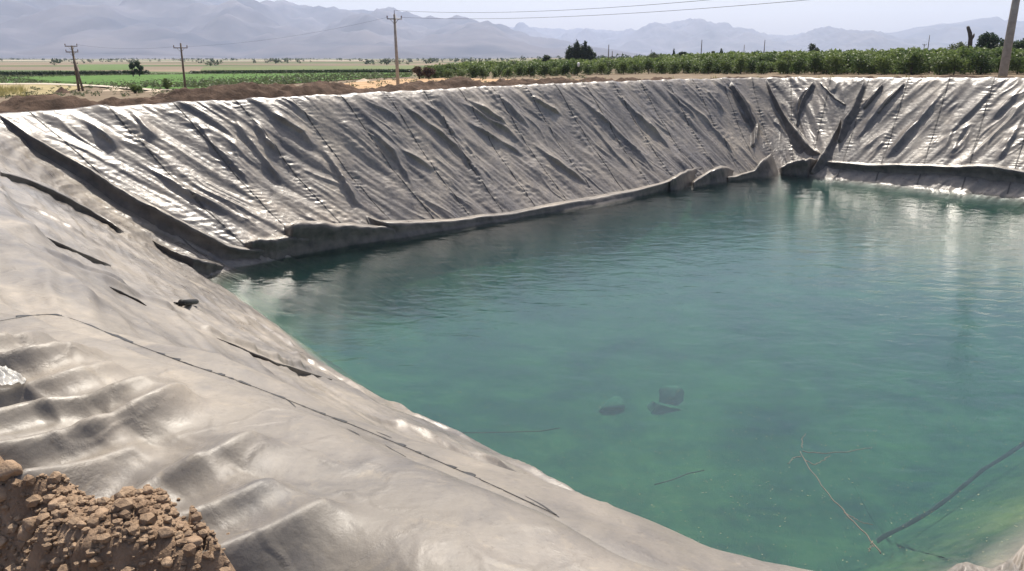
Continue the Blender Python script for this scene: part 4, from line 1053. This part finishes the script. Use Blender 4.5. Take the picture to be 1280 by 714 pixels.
# dead trunk
h = hpx(33, 148, 1207); dt = tag(empty('dead_tree'), 'dead leafless tree trunk with a broken bent top', 'dead tree')
mb = MB(); mb.tube([(0.1, 0, -.3), (0.1, 0, h * .45), (0.0, 0, h * .70), (-0.25, 0, h * .83), (-0.72, 0, h * .97), (-0.8, 0, h)], [0.42, 0.40, 0.36, 0.34, 0.27, 0.2], 10)
mb.build('trunk', M_BARK, dt)
mb = MB(); mb.tube([(0.1, 0, h * .66), (0.45, 0, h * .76), (0.5, 0, h * .82)], [0.25, 0.2, 0.1], 8); mb.build('stub', M_BARK, dt); place(dt, 1207, 148, 1, 0)
# left-field trees
t = round_tree(166, 77, 190, 1.0, 'left one of the twin dark trees behind the green field', M_LEAF_DARK, 41); t2 = round_tree(174, 76, 190, 1.1, 'right one of the twin dark trees behind the green field', M_LEAF_DARK, 42)
round_tree(207, 98, 100, 0.75, 'small green shrub in the green field left of the slim pole', M_LEAF, 43, nl=700, ls=0.1, name='shrub', cat='shrub')
round_tree(166, 106, 92, 0.9, 'low green shrub on the near edge of the green field', M_LEAF, 44, nl=700, ls=0.1, name='shrub', cat='shrub')
round_tree(524, 82, 128, 1.2, 'left part of the dark rusty thicket beside the orchard', M_LEAF_RUST, 45, nl=1500, ls=0.12, name='thicket', cat='thicket')
round_tree(536, 83, 128, 1.2, 'right part of the dark rusty thicket beside the orchard', M_LEAF_RUST, 46, nl=1500, ls=0.12, name='thicket', cat='thicket')
# far scattered trees over the plain: a far-off scatter that reads as one mass
Vs = []; rr = np.random.default_rng(77)
for k in range(420):
    Y = rr.uniform(500, 3200); x = rr.uniform(-0.72, 0.72) * Y
    c = rr.integers(1, 5)
    for q in range(c):
        s = rr.uniform(0.7, 2.2); V, F = leaf_cloud([((0, 0, s), (s * 1.3, s * 1.3, s))], 34, s * 0.42, int(rr.integers(1, 9999)))
        Vs.append(V + (x + rr.normal() * 6, Y + rr.normal() * 6, float(field_z(x))))
Vs = np.concatenate(Vs); o = mesh_np('far_trees', Vs, np.arange(len(Vs)).reshape(-1, 4), M_LEAF_DARK, None, False); tag(o, kind='stuff')
# hedge lines bordering the far green field
Vs = []
for (u0, v0, u1, v1, hh, nn) in ((-40, 95.6, 185, 93.2, 1.1, 700), (240, 92.0, 515, 90.6, 0.7, 600)):
    for k in range(nn):
        f = rr.uniform(); p = on_field(u0 + (u1 - u0) * f, v0 + (v1 - v0) * f)
        V, F = leaf_cloud([((0, 0, hh * .5), (0.9, 0.7, hh * .5))], 14, 0.3, k); Vs.append(V + p)
Vs = np.concatenate(Vs); o = mesh_np('hedge_growth', Vs, np.arange(len(Vs)).reshape(-1, 4), M_LEAF_DARK, None, False); tag(o, kind='stuff')
# crop rows in the green field
Vs = []
for k in range(5200):
    p = on_field(rr.uniform(-40, 515), rr.uniform(92.5, 111)); 
    if not (p[1] > 0): continue
    u = 640 + p[0] / p[1] * 1037; v_lo = np.interp(u, [-60, 60, 125, 168, 225, 269, 350, 425, 515], [104.5, 104, 107, 111.5, 112, 110.5, 105.5, 100.5, 95.5])
    dz = (EYE[2] - p[2]) / p[1]; v = 72 + dz * 1044 * 1.0
    if v > v_lo: continue
    V, F = leaf_cloud([((0, 0, 0.22), (0.5, 0.35, 0.25))], 10, 0.16, k); Vs.append(V + p)
Vs = np.concatenate(Vs); o = mesh_np('crop_plants', Vs, np.arange(len(Vs)).reshape(-1, 4), M_LEAF_OLIVE, None, False); tag(o, kind='stuff')
# dry weeds near the left edge and on the soil bank
Vs = []
def blades(c, h, n, spread, seed):
    r = np.random.default_rng(seed); out = []
    for k in range(n):
        b = np.array(c) + (r.normal() * spread, r.normal() * spread, 0); tip = b + np.array([r.normal() * 0.25 * h, r.normal() * 0.25 * h, h * r.uniform(0.6, 1.1)])
        s = np.array([r.normal(), r.normal(), 0]); s /= np.linalg.norm(s); w = 0.02 * h + 0.012
        out.append(np.array([b - s * w, b + s * w, tip + s * w * .2, tip - s * w * .2]))
    return np.concatenate(out)
for k in range(130):
    p = on_field(rr.uniform(-40, 32), rr.uniform(112, 122)); Vs.append(blades(p, rr.uniform(0.5, 1.0), 16, 0.22, k))
for k in range(110):
    c = int(rr.choice(cols)); d = rr.uniform(1.8, 4.6); p = Sc[c] + nout[c] * d; p[2] = Sc[c, 2] - 0.1 - 0.55 * max(0, d - 2.4); Vs.append(blades(p, rr.uniform(0.12, 0.3), 12, 0.12, 300 + k))
Vs = np.concatenate(Vs); o = mesh_np('dry_weeds', Vs, np.arange(len(Vs)).reshape(-1, 4), M_GRASS_DRY, None, False); tag(o, kind='stuff')
# low scrub on the waste ground between the bank and the fields
Vs = []
for k in range(420):
    u = rr.uniform(-40, 760); v = np.interp(u, [-40, 200, 400, 520, 760], [116, 115, 108, 101, 97]) + rr.uniform(-5, 8)
    p = on_field(u, v); s_ = rr.uniform(0.08, 0.32); V, F = leaf_cloud([((0, 0, s_ * .6), (s_ * 1.5, s_ * 1.5, s_ * .7))], 26, s_ * 0.32, k + 40); Vs.append(V + p + (0, 0, 0.1))
Vs = np.concatenate(Vs); o = mesh_np('scrub', Vs, np.arange(len(Vs)).reshape(-1, 4), M_LEAF_OLIVE, None, False); tag(o, kind='stuff')
# cone of dumped soil behind the left bank
def heap(u, v, w, h, label, m, seed):
    p = on_field(u, v); V = []; n1, n2 = 40, 18
    for i in range(n1):
        a = 6.2832 * i / n1
        for j in range(n2):
            f = j / (n2 - 1); rr_ = w * f * (1 + 0.18 * float(noise(math.cos(a) * 1.5 + seed, math.sin(a) * 1.5, seed)))
            V.append((math.cos(a) * rr_, math.sin(a) * rr_, h * (1 - f) ** 1.15 + 0.06 * h * float(noise(a * 3, f * 6, seed + 1)) - 0.1 * f))
    o = mesh_np('soil_heap', V, grid_faces(n1, n2, True), m); o.location = tuple(p); tag(o, label, 'soil heap')
heap(78, 116.5, 1.15, 0.75, 'dark cone of dumped soil left of the braced power pole', M_BANK, 3)
M_PALE = simple_mat('pale_soil', (0.33, 0.26, 0.19), (0.48, 0.40, 0.30), 3, 0.95, 0.02, 12)
heap(142, 113.5, 1.6, 0.45, 'pale low soil heap right of the braced power pole', M_PALE, 8)
heap(195, 114.5, 1.5, 0.3, 'flat pale rubble heap at the foot of the slim pole', M_PALE, 12)
heap(455, 102.2, 1.6, 0.5, 'pale stone heap left of the tall concrete pole', M_PALE, 15)
# white sack at the orchard
p = EYE + pdir(723, 86) * 133.0; p[2] = field_z(p[0]) + 1.75
V, F = rock_mesh(0.42, 700, 3, (0.55, 0.5, 1.0)); o = mesh_np('white_sack', V, F, simple_mat('white_plastic', (0.7, 0.7, 0.68), (0.8, 0.8, 0.78), 3, 0.6)); o.location = tuple(p); tag(o, 'white plastic sack caught on the orchard below the poplar clump', 'sack')

# ------------------------------------------------------------------ mountains
M_MTN = simple_mat('bare_mountain', (0.05, 0.058, 0.085), (0.125, 0.12, 0.14), 0.0022, 0.95, 0, None, 0.05, 10)
def rangem(sky, Yr, depth, seed, nu=300, nv=80, spur=0.5):
    us = np.linspace(sky[0][0], sky[-1][0], nu); vs = np.interp(us, [s[0] for s in sky], [s[1] for s in sky])
    V = []
    tt = np.linspace(-1, 0.7, nv)
    for i, (u, v) in enumerate(zip(us, vs)):
        d = pdir(u, v); hs = max(0.0, EYE[2] + d[2] * Yr) ; dx = d[0]
        hs = hs * (1 + 0.035 * float(fbm(np.array(i / 9.0), np.array(seed * 1.0), seed, 3)))
        for t in tt:
            y = Yr + t * depth; x = dx * Yr * (1 + 0.05 * t)
            a = 1 - abs(t) ** (0.75 if t < 0 else 1.0)
            env = (1 - a) * a * 4
            nn = float(1 - 2 * abs(noise(np.array(x / 900.0 + 0.25 * t), np.array(t * 1.3 + seed), seed))) * 0.6 + float(fbm(np.array(x / 420.0), np.array(y / 520.0), seed + 3, 4)) * 0.45
            z = hs * (a + spur * nn * env) 
            V.append((x, y, max(-2.0, z) if abs(t) < 0.98 else -20.0))
    o = mesh_np('hills', V, grid_faces(nu, nv), M_MTN); tag(o, kind='structure'); return o
rangem([(-420, 20), (-300, 0), (-100, -8), (60, -14), (200, -12), (270, -8), (300, 0), (318, 5), (345, 4), (360, 2), (375, 7), (395, 12), (412, 10), (430, 13), (450, 10), (465, 13), (480, 12), (497, 12), (510, 22), (535, 27), (545, 22), (562, 25), (575, 20), (588, 25), (612, 34), (660, 47), (720, 60), (780, 73)], 7600, 4200, 1, 420, 90)
rangem([(-420, 50), (-200, 34), (-60, 22), (20, 26), (80, 42), (160, 50), (240, 58), (330, 66), (420, 74)], 5200, 2200, 5, 260, 70)
rangem([(560, 74), (600, 40), (632, 34), (665, 33), (700, 36), (740, 37), (770, 39), (795, 42), (830, 45), (900, 55), (960, 73)], 11000, 3000, 2)
rangem([(690, 73), (760, 48), (795, 38), (815, 33), (832, 30), (850, 27), (872, 30), (900, 33), (930, 38), (955, 43), (985, 44), (1010, 45), (1060, 60), (1100, 74)], 10000, 3000, 3)
rangem([(950, 74), (985, 52), (1005, 42), (1020, 35), (1037, 32), (1050, 35), (1070, 38), (1092, 42), (1130, 52), (1200, 74)], 8600, 2200, 4)
rangem([(1020, 74), (1060, 52), (1095, 43), (1120, 40), (1142, 36), (1165, 32), (1195, 28), (1225, 26), (1250, 28), (1280, 26), (1340, 22), (1420, 24), (1600, 30), (1800, 70)], 9400, 3000, 6)

# ------------------------------------------------------------------ air
mh, nt, n, l = mat('haze_air')
pv = N(nt, 'ShaderNodeVolumePrincipled'); pv.inputs['Color'].default_value = (0.66, 0.76, 1.0, 1); pv.inputs['Density'].default_value = 0.78e-4; pv.inputs['Anisotropy'].default_value = 0.25
o_ = N(nt, 'ShaderNodeOutputMaterial'); l.new(pv.outputs[0], o_.inputs['Volume'])
x0, x1, y0, y1, z0, z1 = -15500, 15500, -15500, 13600, -60, 760
Vh = [(x, y, z) for z in (z0, z1) for x, y in ((x0, y0), (x1, y0), (x1, y1), (x0, y1))]
hz = mesh_np('haze', Vh, [[3, 2, 1, 0], [4, 5, 6, 7], [0, 1, 5, 4], [1, 2, 6, 5], [2, 3, 7, 6], [3, 0, 4, 7]], mh, None, False); tag(hz, kind='stuff')

# ------------------------------------------------------------------ light, camera
w = bpy.data.worlds.new('World'); sc.world = w; w.use_nodes = True
nt = w.node_tree; nt.nodes.clear()
sky = nt.nodes.new('ShaderNodeTexSky'); sky.sky_type = 'NISHITA'; sky.sun_disc = False
sky.sun_elevation = SUN_EL; sky.sun_rotation = SUN_AZ; sky.altitude = 100; sky.air_density = 0.9; sky.dust_density = 4.0; sky.ozone_density = 1.0
bg = nt.nodes.new('ShaderNodeBackground'); bg.inputs['Strength'].default_value = 0.10
wo = nt.nodes.new('ShaderNodeOutputWorld'); nt.links.new(sky.outputs[0], bg.inputs[0]); nt.links.new(bg.outputs[0], wo.inputs[0])
sun = bpy.data.lights.new('sun', 'SUN'); sun.energy = 5.0; sun.angle = math.radians(0.5); sun.color = (1.0, 0.93, 0.82)
so = bpy.data.objects.new('sun', sun); COL.objects.link(so)
sd = Vector((math.sin(SUN_AZ) * math.cos(SUN_EL), math.cos(SUN_AZ) * math.cos(SUN_EL), math.sin(SUN_EL)))
so.rotation_euler = sd.to_track_quat('Z', 'Y').to_euler(); so.location = sd * 60
cam = bpy.data.cameras.new('camera'); cam.sensor_width = 36; cam.lens = 36 * FPX / 1280; cam.clip_start = 0.1; cam.clip_end = 80000
co = bpy.data.objects.new('camera', cam); COL.objects.link(co); co.location = tuple(EYE); co.rotation_euler = (math.pi / 2 - PITCH, 0, 0)
sc.camera = co
sc.view_settings.view_transform = 'Standard'; sc.view_settings.look = 'None'; sc.view_settings.exposure = 0.62; sc.view_settings.gamma = 1.0
sc.cycles.use_denoising = True
sc.cycles.max_bounces = 8; sc.cycles.volume_bounces = 1; sc.cycles.transparent_max_bounces = 12
sc.cycles.sample_clamp_indirect = 8.0
